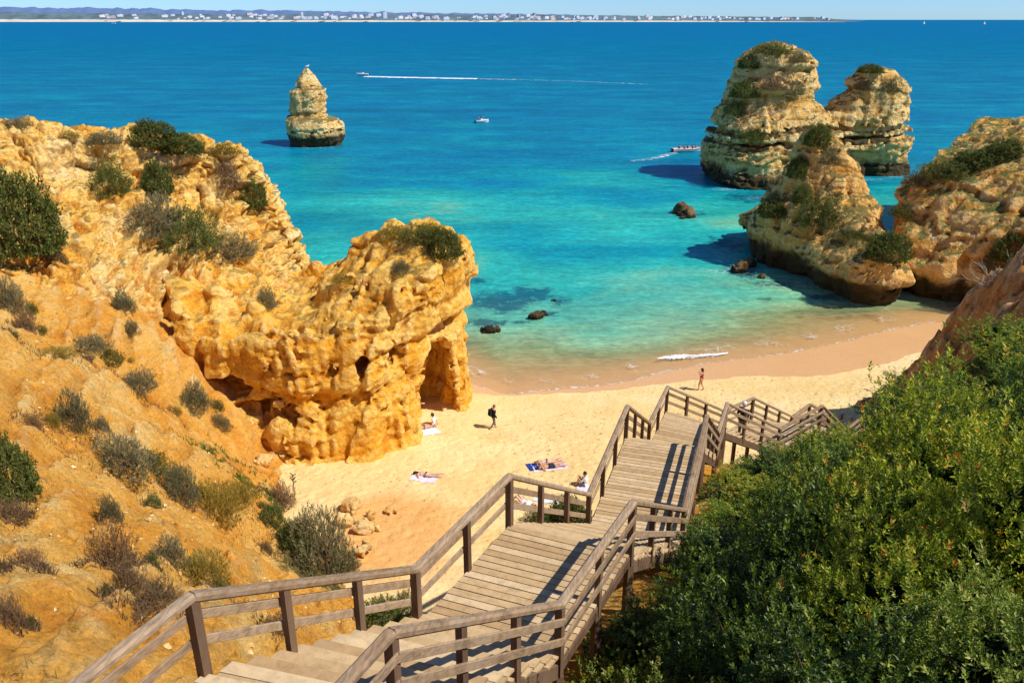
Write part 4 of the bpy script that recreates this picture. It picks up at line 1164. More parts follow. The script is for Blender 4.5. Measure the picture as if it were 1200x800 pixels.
SC = [
 (22,150,34,15,'grey','small grey bush on the clifftop at the far left'), (82,160,26,9,'yellow','low dry tuft on the clifftop between the small grey bush and the dark one'),
 (122,166,44,14,'grey','sparse grey scrub on the clifftop left of the dark green bush'),
 (178,166,60,30,'green','dark green bush on the clifftop, left half of the pair'), (212,176,56,24,'green','dark green bush on the clifftop, right half of the pair'),
 (168,145,26,20,'brown','bare brown bush sticking up behind the dark clifftop bushes'), (262,178,40,13,'yellow','dry grass clump at the right end of the clifftop'),
 (25,284,105,92,'green','big dark green bush filling the left edge high on the cliff'),
 (132,224,48,42,'olive','olive bush on the cliff face below the sparse clifftop scrub'), (185,222,42,40,'green','dark bush under the green clifftop bushes'),
 (182,270,66,46,'grey','grey-green bush at the upper end of the ledge'), (222,284,80,50,'olive','long drooping bush in the middle of the ledge'), (270,298,64,26,'grey','low bush at the lower right end of the ledge'),
 (268,216,36,34,'brown','brown bush near the right shoulder of the cliff'), (297,238,36,34,'green','round green bush on the right shoulder of the cliff'),
 (60,300,26,30,'grey','grey tuft below the big dark bush'), (145,362,32,26,'grey','grey bush in the middle of the cliff face'), (155,390,22,20,'grey','smaller grey bush just below another on the cliff face'),
 (312,358,28,28,'grey','grey bush in the dip between cliff and arch rock'), (400,328,30,10,'yellow','dry grass in the dip beside the arch rock top'),
 (10,360,40,44,'grey','grey bush against the left edge above the ridge'), (30,385,26,28,'brown','brown bush just under the grey one at the left edge'),
 (65,418,46,16,'yellow','dry low bush on the ridge at left'), (105,408,44,20,'grey','grey bush on the crest of the ridge'), (128,422,36,18,'olive','olive bush on the crest of the ridge beside the grey one'),
 (162,455,44,28,'grey','grey bush half way down the ridge crest'), (230,476,38,36,'grey','tall grey bush in the green gully'), (258,500,28,20,'grey','small grey bush at the lower end of the gully'),
 (88,496,44,48,'grey','grey bush alone on the orange slope near the left edge'), (36,498,28,20,'brown','small brown tuft on the orange slope near the left edge'),
 (8,575,66,90,'green','dark green bush cut by the left edge, lower down'), (14,606,40,30,'brown','brown bush under the dark green one at the left edge'),
 (138,550,88,50,'grey','wide grey bush in the middle of the orange slope'), (178,548,40,28,'olive','olive bush right of the wide grey one'),
 (212,585,44,52,'grey','upright grey bush above the yellow patch'), (205,560,26,20,'olive','small olive bush above the upright grey one'),
 (250,600,76,44,'yellow','yellow-brown patch of dry bush near the foot of the slope'), (280,585,40,30,'yellow','small yellow dry bush at the edge of the slope'),
 (135,668,58,72,'brown','brown-green bush in the lower middle of the slope'), (152,690,50,46,'brown','purplish brown bush touching the brown-green one'), (185,705,60,36,'brown','low brown bush above the rail corner'),
 (200,655,44,36,'grey','grey bush right of the brown pair'), (240,672,66,34,'yellow','dry yellow bush above the long rail'), (260,690,30,20,'olive','small olive bush just above the long rail'),
 (165,725,50,22,'brown','reddish low bush left of the rail corner'), (12,730,36,50,'brown','brown bush at the left edge near the bottom'), (30,660,40,26,'brown','thin brown tuft near the left edge'),
 (130,605,26,36,'grey','thin grey bush on the rib of the slope'), (330,590,40,32,'brown','brown bush at the top of the beach'), (318,610,34,26,'green','green bush at the top of the beach beside a brown one'),
 (372,662,84,84,'grey','big grey-green bush above the beach at the foot of the slope'), (345,640,50,40,'green','leafy green bush left of the big grey-green one'), (405,668,36,30,'grey','small grey bush right of the big grey-green one'),
 (325,735,36,24,'brown','brown tuft under the long rail'), (400,668,20,14,'brown','brown tuft behind the long rail'),
 (462,278,40,18,'yellow','yellow-green grass clump on top of the arch rock'), (492,280,52,22,'olive','olive bush on top of the arch rock'), (520,296,44,34,'green','dark bush drooping over the right end of the arch rock'), (505,276,40,20,'yellow','dry grass tuft behind the olive bush on the arch rock'),
 (470,246+70,30,14,'grey','grey tuft on the shoulder of the arch rock'),
]
for px, py, wd, h, k, lb in SC: scrub(px, py, wd, h, k, lb)
for px, py, wd, h, k, lb in [
 (905,62,44,14,'olive','olive scrub on the crown of the twin stack'), (878,78,30,16,'green','green scrub on the left shoulder of the twin stack'), (935,72,26,12,'grey','grey scrub right of the crown of the twin stack'),
 (872,112,34,20,'green','green scrub on the upper left side of the twin stack'), (862,132,28,16,'olive','olive scrub low on the left side of the twin stack'), (905,104,40,16,'brown','brown scrub under the crown of the twin stack'), (930,110,28,16,'grey','grey scrub beside the brown one under the crown'),
 (880,165,44,18,'olive','olive scrub on the front lobe of the twin stack'), (1020,84,34,10,'green','green scrub on the smaller top of the twin stack'), (1040,106,26,16,'grey','grey scrub on the right side of the smaller top'), (1012,104,22,12,'brown','brown scrub on the left side of the smaller top'),
 (958,168,36,26,'green','dark green bush on the peak of the pointed rock'), (972,190,26,20,'grey','grey bush just under the peak of the pointed rock'), (935,205,30,26,'green','dark bush on the shaded side of the pointed rock'), (962,262,56,40,'olive','large olive bush half way down the pointed rock'), (940,235,24,22,'green','green bush above the large olive one'),
 (905,250,40,22,'green','dark bush on the left ledge of the pointed rock'), (1000,278,36,12,'olive','low bush on the right ledge of the pointed rock'), (1040,300,54,34,'green','green bush on the front block of the pointed rock'), (1058,252,36,16,'olive','olive bush at the left tip of the headland'),
 (1110,205,70,22,'olive','olive scrub on the headland brow'), (1150,192,60,20,'green','green bush on the headland top'), (1180,182,56,22,'green','bright green bush highest on the headland'), (1075,215,34,16,'grey','grey scrub at the lower end of the headland brow'),
 (1184,300,56,34,'green','dark bush on the red slope at the right edge'), (1160,318,30,20,'grey','grey bush on the red slope')]:
    scrub(px, py, wd, h, k, lb)

# small tufts and litter around the bigger bushes
FEET = []
def satellites():
    R = np.random.RandomState(29)
    for px, py, wd, h, k, lb in SC[15:55]:
        if wd < 26 or R.rand() < .5: continue
        for side, nm in ((-1, 'left'), (1, 'right')):
            q = (px + side * wd * R.uniform(.5, .75), py + R.uniform(-2, 8))
            kk = R.choice(['brown', 'grey', 'yellow', 'olive'])
            scrub(q[0], q[1], wd * R.uniform(.3, .5), h * R.uniform(.25, .45), kk, 'small tuft %s of the %s' % (nm, ' '.join(lb.split()[:9])), solids=[hill, cliff])
satellites()

# bushes just left of the second flight and first flight
for px, py, wd, h, k, lb in [(668,616,56,44,'green','green bush behind the guard rail of the first wide landing'), (632,614,40,24,'olive','low bush by the corner post of the first wide landing'), (640,626,44,20,'green','low green bush under the second flight'),
                             (446,735,64,44,'green','dark green bush below the rail of the first flight'), (475,715,40,30,'olive','olive bush beside the lower corner post of the first flight')]:
    scrub(px, py, wd, h, k, lb, solids=[hill, sand])

# ------------------------------------------------------------------ grass
def grass_patch(pts, hmin, hmax, name, label, w=.012):
    pts = np.array(pts); n = len(pts); R = np.random.RandomState(3)
    h = R.uniform(hmin, hmax, n); a = R.rand(n) * 6.28; b = R.normal(size=(n, 2)) * .35
    sd = np.stack([np.cos(a), np.sin(a), 0 * a], 1) * w
    tip = pts + np.stack([b[:, 0] * h, b[:, 1] * h, h], 1); mid = pts + np.stack([b[:, 0] * h * .3, b[:, 1] * h * .3, h * .55], 1)
    V = np.stack([pts - sd, pts + sd, mid + sd * .8, tip, mid - sd * .8], 1).reshape(-1, 3)
    F = np.arange(n * 5).reshape(n, 5)
    o = link(name, mk_mesh(name, V, F, False, {'rnd': np.repeat(np.clip(R.normal(.5, .25, n), 0, 1), 5)}), None, M_grass)
    return tag(o, label, kind='stuff')
def scatter(n, fx, fy, keep):
    R = np.random.RandomState(9); out = []
    x = fx(R, n); y = fy(R, n, x); k = keep(x, y, R); x, y = x[k], y[k]
    z = hill_h(x, y)
    return np.stack([x, y, z - .02], 1)
p1 = scatter(26000, lambda R, n: R.uniform(-3.5, 4.5, n), lambda R, n, x: R.uniform(8.5, 27, n),
             lambda x, y, R: (x < .47 * (y - 10.5) - 1.35) & (x > .47 * (y - 10.5) - 2.9 - R.rand(len(x)) * .8) & (fbm(np.stack([x, y, 0 * x], 1) * .9, 2) > -.25))
grass_patch(p1, .08, .28, 'grass', 'green grass growing along the left side of the stairs')
p2 = scatter(14000, lambda R, n: R.uniform(-19, -9.5, n), lambda R, n, x: 34.9 + .1 * (x + 14) + R.normal(size=n) * 1.0, lambda x, y, R: (x > -15.5) & (x < -10.5) & (fbm(np.stack([x, y, 0 * x], 1) * 1.1, 2) > .12) & (R.rand(len(x)) < .6))
grass_patch(p2, .10, .32, 'grass', 'bright green grass in the gully behind the ridge', .02)

# loose stones on the orange slope
def stones(n, name, label, fx, fy, keep, smin_, smax_, mat):
    R = np.random.RandomState(17); x = fx(R, n); y = fy(R, n, x); k = keep(x, y, R); x, y = x[k], y[k]; z = hill_h(x, y); n = len(x)
    T = np.array([(1,0,0),(-1,0,0),(0,1,0),(0,-1,0),(0,0,1),(0,0,-1)], float)
    FT = np.array([(0,2,4),(2,1,4),(1,3,4),(3,0,4),(2,0,5),(1,2,5),(3,1,5),(0,3,5)])
    s = smin_ + (smax_ - smin_) * R.rand(n) ** 5
    V = T[None] * (s[:, None, None] * R.uniform(.55, 1.2, (n, 6, 1))) + R.normal(size=(n, 6, 3)) * s[:, None, None] * .25
    V[:, :, 2] *= .7; V += np.stack([x, y, z + s * .15], 1)[:, None]
    F = (FT[None] + 6 * np.arange(n)[:, None, None]).reshape(-1, 3)
    o = link(name, mk_mesh(name, V.reshape(-1, 3), F, False, {'rnd': np.repeat(R.rand(n), 6)}), None, mat)
    return tag(o, label, kind='stuff')
def mat_stones():
    t = NT('loose_stones'); r = t.attr('rnd')
    t.bsdf(t.mix(1.0, t.ramp(r, [(0, (.62,.32,.09)), (.6, (.82,.54,.22)), (1, (.86,.68,.40))]), t.ramp(t.noise(t.pos(), 20, 4), [(.3, .8), (.7, 1.1)]), 'MULTIPLY'), .95, None, .1); return t.m
stones(3000, 'gravel', 'loose stones and clods lying on the orange slope', lambda R, n: R.uniform(-24, -2, n), lambda R, n, x: R.uniform(7, 36, n), lambda x, y, R: (fbm(np.stack([x, y, 0 * x], 1) * .5, 3) > -.1) & (x < .5 * (y - 10.5) - 2.0),   .012, .12, mat_stones())
ft = [o for o in scene.objects if o.type == 'EMPTY' and o.get('category') == 'shrub' and o.location.x < .5 * (o.location.y - 10.5) - 2 and o.location.y < 37]
def litter():
    R = np.random.RandomState(41); out = []
    for o in ft:
        n = int(260 * max(.4, o.scale[0])); a = R.rand(n) * 6.28; r = o.scale[0] * (.5 + .9 * R.rand(n))
        x = o.location.x + r * np.cos(a); y = o.location.y + r * np.sin(a) - .2 * o.scale[0]; out.append(np.stack([x, y, hill_h(x, y) - .01], 1))
    return np.concatenate(out)
p4 = litter()
o = grass_patch(p4, .05, .26, 'dry_grass', 'dry grass and litter around the feet of the slope bushes', .012)
o.data.materials.clear(); o.data.materials.append(M_scrub_brown)
p3 = scatter(22000, lambda R, n: R.uniform(-24, -3, n), lambda R, n, x: R.uniform(7, 35, n), lambda x, y, R: (fbm(np.stack([x, y, 0 * x], 1) * .8 + 30, 3) > .22) & (x < .5 * (y - 10.5) - 2.6))
o = grass_patch(p3, .06, .22, 'dry_grass', 'thin dry grass scattered over the orange slope', .008)
o.data.materials.clear(); o.data.materials.append(M_scrub_yellow)
# ------------------------------------------------------------------ people
M_skin = mat_flat('skin_tan', (.56,.30,.18), .55, .3, .06)
M_skin2 = mat_flat('skin_pale', (.66,.42,.30), .55, .3, .06)
M_hair = mat_flat('dark_hair', (.035,.02,.012), .5)
M_hair2 = mat_flat('auburn_hair', (.22,.09,.03), .5)
M_black = mat_flat('black_cloth', (.018,.018,.02), .85, .1)
M_grey = mat_flat('grey_cloth', (.16,.155,.15), .85, .1)
M_navy = mat_flat('navy_cloth', (.03,.035,.06), .85, .1)
M_wht = mat_flat('white_cloth', (.78,.77,.78), .85, .1)
M_lil = mat_flat('pale_towel', (.74,.66,.74), .9, .1)
M_blue = mat_flat('blue_cloth', (.02,.05,.26), .85, .1)
M_red = mat_flat('red_brown_cloth', (.30,.035,.02), .7, .1)
M_eye = mat_flat('eye_dark', (.02,.015,.012), .3)

A3 = lambda *p: np.array(p, float)
def stand():
    return dict(head=A3(0,.025,1.585), neck=A3(0,0,1.43), sh=[A3(-.17,0,1.385), A3(.17,0,1.385)], el=[A3(-.235,-.02,1.11), A3(.235,-.02,1.11)],
                wr=[A3(-.25,.06,.87), A3(.25,.06,.87)], hip=[A3(-.088,0,.92), A3(.088,0,.92)], kn=[A3(-.10,.03,.50), A3(.10,.03,.50)],
                an=[A3(-.10,0,.085), A3(.10,0,.085)], toe=[A3(-.115,.165,.03), A3(.115,.165,.03)], chest=A3(0,.01,1.25), belly=A3(0,.01,1.07), pel=A3(0,0,.94))
def caps(J):
    c = {'torso': [(J['pel'] + (J['hip'][0]-J['pel'])*.7, J['pel'] + (J['hip'][1]-J['pel'])*.7, .112, .112), (J['pel'], J['belly'], .112, .105), (J['belly'], J['chest'], .105, .12),
                   (J['chest'] + (J['sh'][0]-J['neck'])*.38, J['chest'] + (J['sh'][1]-J['neck'])*.38, .105, .105), (J['sh'][0]*.9+J['neck']*.1, J['sh'][1]*.9+J['neck']*.1, .06, .06)],
         'neck': [(J['chest']*.2 + J['neck']*.8, J['head'], .055, .05)],
         'head': [(J['head'] + A3(0,0,-.03), J['head'] + A3(0,.0,.05), .082, .095)], 'arm': [], 'fore': [], 'thigh': [], 'calf': [], 'foot': [], 'hand': []}
    for i in (0, 1):
        c['arm'].append((J['sh'][i], J['el'][i], .052, .040)); c['fore'].append((J['el'][i], J['wr'][i], .040, .027))
        d = J['wr'][i] - J['el'][i]; d /= np.linalg.norm(d)
        c['hand'].append((J['wr'][i], J['wr'][i] + d * .07, .027, .036))
        c['thigh'].append((J['hip'][i], J['kn'][i], .092, .060)); c['calf'].append((J['kn'][i], J['an'][i], .058, .036))
        c['foot'].append((J['an'][i], J['toe'][i], .040, .030))
    return c
def cap_sd(P, L, infl=0.0, k=.035):
    d = None
    for a, b, ra, rb in L:
        e = b - a; t = np.clip(((P - a) @ e) / (e @ e + 1e-9), 0, 1)
        q = np.linalg.norm(P - a - t[:, None] * e, axis=1) - (ra + (rb - ra) * t) - infl
        d = q if d is None else smin(d, q, k)
    return d
def bounds(L, pad=.07):
    pts = np.array([p for c in L for p in c[:2]]); r = max(max(c[2:]) for c in L)
    return pts.min(0) - r - pad, pts.max(0) + r + pad
def cloth(name, J, keys, infl, mat, parent, clip=None, h=.020):
    C = caps(J); L = [c for k in keys for c in C[k]]
    lo, hi = bounds(L)
    me = sdf_mesh(name, lambda P: (cap_sd(P, L, infl) if clip is None else np.maximum(cap_sd(P, L, infl), clip(P))), lo, hi, h)
    return link(name, me, parent, mat)
def person(J, skin, hair, label, hairlen=.0, h=.018):
    C = caps(J); L = [c for k in C for c in C[k]]
    hd = J['head']; L2 = [(hd + A3(0,.085,-.005), hd + A3(0,.108,-.03), .012, .017), (hd + A3(-.088,0,0), hd + A3(-.092,-.01,.02), .014, .014), (hd + A3(.088,0,0), hd + A3(.092,-.01,.02), .014, .014), (hd + A3(0,.055,-.085), hd + A3(0,.06,-.085), .035, .035)]
    lo, hi = bounds(L)
    me = sdf_mesh('person', lambda P: smin(cap_sd(P, L), cap_sd(P, L2), .012), lo, hi, h)
    # fingers grown from each palm
    mb = MB()
    for i in (0, 1):
        wr, d = J['wr'][i], J['wr'][i] - J['el'][i]; d = d / np.linalg.norm(d); s = np.cross(d, A3(.2, 1, .1)); s /= np.linalg.norm(s); nrm = np.cross(s, d)
        for k, ln in enumerate((.072, .082, .076, .060)):
            b = wr + d * .085 + s * (k - 1.5) * .019
            mb.tube([b - d*.02, b + d * ln * .5, b + d * ln * .9 + nrm * .018], [.010, .009, .007], 6)
        b = wr + d * .035 - s * .03
        mb.tube([b, b - s * .03 + d * .025, b - s * .036 + d * .055], [.012, .010, .008], 6)
    tmp = mb.mesh('fingers')
    import bmesh
    bm = bmesh.new(); bm.from_mesh(me); bm.from_mesh(tmp); bm.to_mesh(me); bm.free(); bpy.data.meshes.remove(tmp)
    o = link('person', me, None, skin); tag(o, label, 'person')
    e = MB()
    for s in (-1, 1): e.tube([hd + A3(.034*s, .082, .018), hd + A3(.034*s, .092, .018)], [.012, .010], 6)
    e.tube([hd + A3(-.025, .088, -.055), hd + A3(.025, .088, -.055)], [.006, .006], 5)
    e.build('eyes_and_mouth', M_eye, o)
    HL = [(hd + A3(0,-.018,.035), hd + A3(0,-.012,.055), .100, .102)]
    if hairlen: HL.append((hd + A3(0,-.05,.03), hd + A3(0,-.075,-hairlen), .085, .06))
    lo, hi = bounds(HL)
    hm = sdf_mesh('hair', lambda P: np.maximum(cap_sd(P, HL), np.minimum(P[:, 1] - hd[1] - .045, 1) - 1.6 * np.maximum(P[:, 2] - hd[2] - .03, 0)), lo, hi, .016)
    link('hair', hm, o, hair)
    return o
def settle(o, loc, rot, lift=0.0):
    o.rotation_euler = rot; o.location = (0, 0, 0)
    bpy.context.view_layer.update()
    M = o.matrix_basis
    zmin = min((M @ v.co).z for v in o.data.vertices)
    o.location = (loc[0], loc[1], loc[2] - zmin + lift)
def spot(px, py): return hit_px(px, py, [sand, hill])[0]

# the man with the backpack
J = stand(); J['an'][1] = A3(.09,-.24,.14); J['toe'][1] = A3(.10,-.10,.03); J['kn'][1] = A3(.10,.02,.50); J['kn'][0] = A3(-.10,.13,.51); J['an'][0] = A3(-.10,.20,.085); J['toe'][0] = A3(-.11,.36,.04)
J['head'] += A3(0,.06,-.01); J['wr'][0] = A3(-.2,.16,.92); J['wr'][1] = A3(.24,.12,.90)
wk = person(J, M_skin2, M_hair2, 'person with short auburn hair and black jacket walking across the sand with a backpack')
cloth('jacket', J, ('torso', 'arm', 'fore'), .022, M_black, wk, lambda P: np.maximum(.80 - P[:, 2], P[:, 2] - 1.43))
cloth('trousers', J, ('torso', 'thigh', 'calf'), .012, M_grey, wk, lambda P: np.maximum(.12 - P[:, 2], P[:, 2] - 1.0))
g = spot(578, 502); settle(wk, g, (0, 0, math.radians(-62)), -.01)
R_ = Matrix.Rotation(math.radians(-62), 4, 'Z')
bp = MB()
for q, s in ((A3(0,-.21,1.22), (.30,.17,.44)), (A3(0,-.31,1.14), (.22,.06,.22))): bp.box(q, s)
bk = bp.build('backpack', M_black); bk.location = wk.location; bk.rotation_euler = wk.rotation_euler
md = bk.modifiers.new('round', 'BEVEL'); md.width = .04; md.segments = 3
st = MB()
for s in (-1, 1): st.tube([A3(.10*s,-.15,1.40), A3(.12*s,-.02,1.47), A3(.13*s,.13,1.36), A3(.13*s,.12,1.15), A3(.12*s,-.12,1.05)], .018, 5)
st.build('shoulder_strap', M_navy, bk); tag(bk, 'black backpack on the back of the person crossing the sand', 'backpack')

# woman in a swimsuit by the water
J = stand(); J['el'][0] = A3(-.30,.05,1.25); J['wr'][0] = A3(-.16,.16,1.42); J['el'][1] = A3(.28,.02,1.16); J['wr'][1] = A3(.20,.20,1.25)
J['kn'][0] = A3(-.08,.12,.50); J['an'][0] = A3(-.09,.12,.085); J['toe'][0] = A3(-.10,.28,.03); J['an'][1] = A3(.09,-.20,.12); J['toe'][1] = A3(.10,-.05,.03); J['kn'][1] = A3(.09,.0,.50)
sw_ = person(J, M_skin, M_hair, 'person in a red-brown swimsuit walking along the wet sand near the water', .10)
cloth('swimsuit', J, ('torso',), .008, M_red, sw_, lambda P: np.maximum(np.maximum(.86 + 1.0 * np.abs(P[:, 0]) - P[:, 2], P[:, 2] - 1.33), -1))
settle(sw_, spot(821, 457), (0, 0, math.radians(60)), -.01)

def lying(head_px, foot_px, prone=True):
    a = spot(*head_px); b = spot(*foot_px); d = (b - a); rz = math.atan2(-d.x, d.y) if False else math.atan2(d.y, d.x)
    return a, b, rz
def lay(o, head_px, foot_px, prone=True, lift=.0):
    a, b, rz = lying(head_px, foot_px)
    # standing z axis -> from foot to head
    u = (a - b); u.normalize(); up = Vector((0, 0, 1)); u = (u - up * u.z).normalized()
    f = -up if prone else up
    x = f.cross(u) * 1.0
    M = Matrix((x, f, u)).transposed()
    mid = (a + b) / 2
    e = M.to_euler()
    o.rotation_euler = e; o.location = (0, 0, 0)
    c = M @ Vector((0, 0, .82))
    zmin = min((M @ v.co).z for v in o.data.vertices)
    gz = ground(mid.x, mid.y, [sand, hill])
    o.location = (mid.x - c.x, mid.y - c.y, gz - zmin - .02 + lift)

def towel(name, head_px, foot_px, w, mat, label, cat='towel', L=None, dz=.0):
    a = spot(*head_px); b = spot(*foot_px); d = b - a; Ln = L or d.length; d.normalize()
    s = Vector((-d.y, d.x, 0)); m = (a + b) / 2
    n1, n2 = 20, 10; V = []
    for i in range(n1 + 1):
        for j in range(n2 + 1):
            p = m + d * Ln * (i / n1 - .5) + s * w * (j / n2 - .5)
            V.append((p.x, p.y, ground(p.x, p.y, [sand, hill]) + .022 + dz + .014 * math.sin(i * 1.3 + j * .9) * math.sin(j * 1.1)))
    F = [(i*(n2+1)+j, i*(n2+1)+j+1, (i+1)*(n2+1)+j+1, (i+1)*(n2+1)+j) for i in range(n1) for j in range(n2)]
    o = link(name, mk_mesh(name, V, np.array(F), True), None, mat)
    return tag(o, label, cat)

# prone woman on a pale towel
def prone_pose(k=0):
    J = stand(); J['el'] = [A3(-.36,.04,1.30), A3(.36,.04,1.30)]; J['wr'] = [A3(-.18,.08,1.52), A3(.18,.08,1.52)]
    J['toe'] = [A3(-.12,-.02,-.07), A3(.12,-.02,-.07)]; J['an'] = [A3(-.12,-.02,.085), A3(.13,-.02,.085)]
    if k == 1: J['an'][0] = A3(-.2,0,.1); J['toe'][0] = A3(-.22,-.02,-.06); J['el'][1] = A3(.3,0,1.12); J['wr'][1] = A3(.36,.05,.88)
    return J
bikini = lambda P: np.maximum(np.maximum(.88 - P[:, 2] + .5*np.abs(P[:, 0]), P[:, 2] - 1.0), -1)
J = prone_pose(); a = person(J, M_skin2, M_hair, 'person in a dark bikini lying alone on a pale lilac towel', .12)
cloth('bikini_bottom', J, ('torso', 'thigh'), .008, M_black, a, bikini); lay(a, (486, 556), (519, 560), lift=.03)
towel('beach_towel', (482, 558), (512, 561), 1.0, M_lil, 'pale lilac towel under the lone sunbather')
# couple lying side by side, heads to the left
J = prone_pose(1); a = person(J, M_skin, M_hair, 'person in dark shorts lying face down, nearer one of the couple')
cloth('shorts', J, ('torso', 'thigh'), .014, M_navy, a, lambda P: np.maximum(.62 - P[:, 2], P[:, 2] - 1.02)); lay(a, (630, 550), (662, 545), lift=.02)
J = prone_pose(); a = person(J, M_skin2, M_hair2, 'person with auburn hair lying face down, farther one of the couple', .08)
cloth('bikini_bottom', J, ('torso', 'thigh'), .008, M_black, a, bikini); lay(a, (626, 544), (660, 539), lift=.02)
towel('beach_towel', (618, 548), (634, 546), .9, M_blue, 'blue towel bunched at the heads of the couple', L=.8)
towel('beach_towel', (624, 550), (664, 545), .8, M_lil, 'pinkish towel under the nearer one of the couple', dz=-.006)

# pair beside the arch rock
J = prone_pose(); a = person(J, M_skin, M_hair, 'person lying on a white towel beside the arch rock, in front', .06)
cloth('bikini_bottom', J, ('torso', 'thigh'), .008, M_black, a, bikini); lay(a, (486, 506), (512, 499), lift=.03)
towel('beach_towel', (489, 508), (513, 503), 1.1, M_wht, 'white towel on the sand beside the arch rock')
def sit_pose():
    J = stand(); J['pel'] = A3(0,0,.13); J['hip'] = [A3(-.09,.02,.12), A3(.09,.02,.12)]; J['belly'] = A3(0,-.02,.27); J['chest'] = A3(0,-.01,.45); J['neck'] = A3(0,.02,.63); J['head'] = A3(0,.06,.785)
    J['sh'] = [A3(-.17,.01,.585), A3(.17,.01,.585)]; J['kn'] = [A3(-.12,.36,.42), A3(.12,.36,.42)]; J['an'] = [A3(-.11,.52,.07), A3(.11,.52,.07)]; J['toe'] = [A3(-.12,.68,.035), A3(.12,.68,.035)]
    J['el'] = [A3(-.23,.18,.40), A3(.23,.18,.40)]; J['wr'] = [A3(-.13,.36,.50), A3(.13,.36,.50)]
    return J
J = sit_pose(); J['el'] = [A3(-.27,-.12,.36), A3(.27,-.12,.36)]; J['wr'] = [A3(-.25,-.22,.12), A3(.25,-.22,.12)]; J['kn'] = [A3(-.12,.44,.12), A3(.12,.44,.14)]; J['an'] = [A3(-.12,.82,.06), A3(.12,.84,.06)]; J['toe'] = [A3(-.13,.90,.17), A3(.13,.92,.17)]
a = person(J, M_skin2, M_hair, 'person sitting up in a white top beside the arch rock, behind the white towel', .05)
cloth('top', J, ('torso', 'arm'), .014, M_wht, a, lambda P: np.maximum(P[:, 2] - .63, .10 - P[:, 2])); settle(a, spot(508, 499), (0, 0, math.radians(85)), -.02)
b = MB(); b.box((0, 0, .16), (.42, .28, .32)); o = b.build('beach_bag', M_black); md = o.modifiers.new('round', 'BEVEL'); md.width = .09; md.segments = 4
h_ = MB(); h_.tube([A3(-.14,0,.30), A3(-.1,0,.46), A3(.1,0,.46), A3(.14,0,.30)], .015, 5); h_.build('handle', M_black, o)
o.location = spot(485, 497); o.rotation_euler = (0, 0, .4); tag(o, 'black bag on the sand at the foot of the arch rock', 'bag')

# seated person seen beside the stair rail
J = sit_pose(); a = person(J, M_skin, M_hair, 'person sitting hunched in a pale shirt, just left of the stair rail')
cloth('shirt', J, ('torso', 'arm'), .016, M_wht, a, lambda P: np.maximum(P[:, 2] - .63, .05 - P[:, 2])); cloth('shorts', J, ('thigh',), .016, M_grey, a, lambda P: P[:, 1] - .26)
settle(a, spot(686, 569), (0, 0, math.radians(70)), -.02)
towel('beach_towel', (676, 571), (694, 574), .9, M_lil, 'pinkish towel under the person by the stair rail')
# person lying behind the corner post, knees up
J = stand(); J['kn'] = [A3(-.10,.30,.58), A3(.10,.28,.60)]; J['an'] = [A3(-.10,.02,.38), A3(.10,.02,.40)]; J['toe'] = [A3(-.11,.06,.22), A3(.11,.06,.24)]
a = person(J, M_skin2, M_hair, 'person in white lying with bent knees, seen through the landing rail')
cloth('shirt', J, ('torso', 'arm'), .014, M_wht, a, lambda P: np.maximum(P[:, 2] - 1.42, .92 - P[:, 2])); lay(a, (622, 592), (600, 586), prone=False)
towel('beach_towel', (626, 583), (656, 587), .8, M_wht, 'white towel lying on the sand behind the landing rail')

# person on the lower stairs
J = stand(); a = person(J, M_skin2, M_wht, 'person in a white cap and dark top walking down the lower stairs')
cloth('shirt', J, ('torso', 'arm'), .016, M_black, a, lambda P: np.maximum(P[:, 2] - 1.42, .85 - P[:, 2])); cloth('trousers', J, ('thigh', 'calf'), .014, M_grey, a, lambda P: .12 - P[:, 2])
_q = .78; _x = lerp(lerp(LAND[3][1], LAND[4][0], _q), lerp(LAND[3][3], LAND[4][2], _q), .55)
_n = int(round((LAND[3][4] - LAND[4][4]) / .178)); _z = LAND[3][4] + (LAND[4][4] - LAND[3][4]) * (int(_q * (_n - 1)) + 1) / _n
settle(a, Vector((_x[0], _x[1], _z)), (0, 0, math.radians(-45)))
# ------------------------------------------------------------------ boulders and small rocks
def boulder(name, px, py, size, mat, label, seed, solids=None, cat='boulder', sq=(1, .8, .7), sink=.25, z=None):
    p = hit_px(px, py, solids)[0] if z is None else Vector(at_z(px, py, z))
    s = size
    fn = lambda P: ell(P, (0, 0, 0), (s * sq[0], s * sq[1], s * sq[2]))
    L = np.array([s * sq[0], s * sq[1], s * sq[2]]) * 1.7
    me = sdf_mesh(name, fn, -L, L, s / 9, lambda P, d: rock_fine(max(.35, s * .7), .2, .55, .7, seed)(P, d), band=s)
    o = link(name, me, None, mat); o.location = p + Vector((0, 0, s * sq[2] * (1 - 2 * sink)))
    o.rotation_euler = (0, 0, seed)
    return tag(o, label, cat)
SS = [sand, hill]
for i, (px, py, s, lb) in enumerate([(425,622,.6,'large pale boulder at the top of the beach, left of the landing rail'), (412,598,.55,'small pale boulder beyond the large one'), (437,606,.48,'rounded brown boulder right of the two pale ones'),
                                     (424,650,.62,'pale boulder nearest the long stair rail'), (405,615,.5,'small boulder against the grey-green bush'), (458,602,.22,'lone stone on the reddish sand'),
                                     (308,545,.55,'pale rock at the foot of the slope beside the arch rock'), (330,532,.42,'flat pale rock on the sand beside the arch rock')]):
    boulder('boulder', px, py, s, M_boulder, lb, 3.0 + i * 1.7, SS)
boulder('boulder', 526, 462, 1.0, M_boulder, 'grey-brown boulder leaning in the mouth of the arch', 31.0, SS, sq=(.7, .8, 1.0), sink=.15)
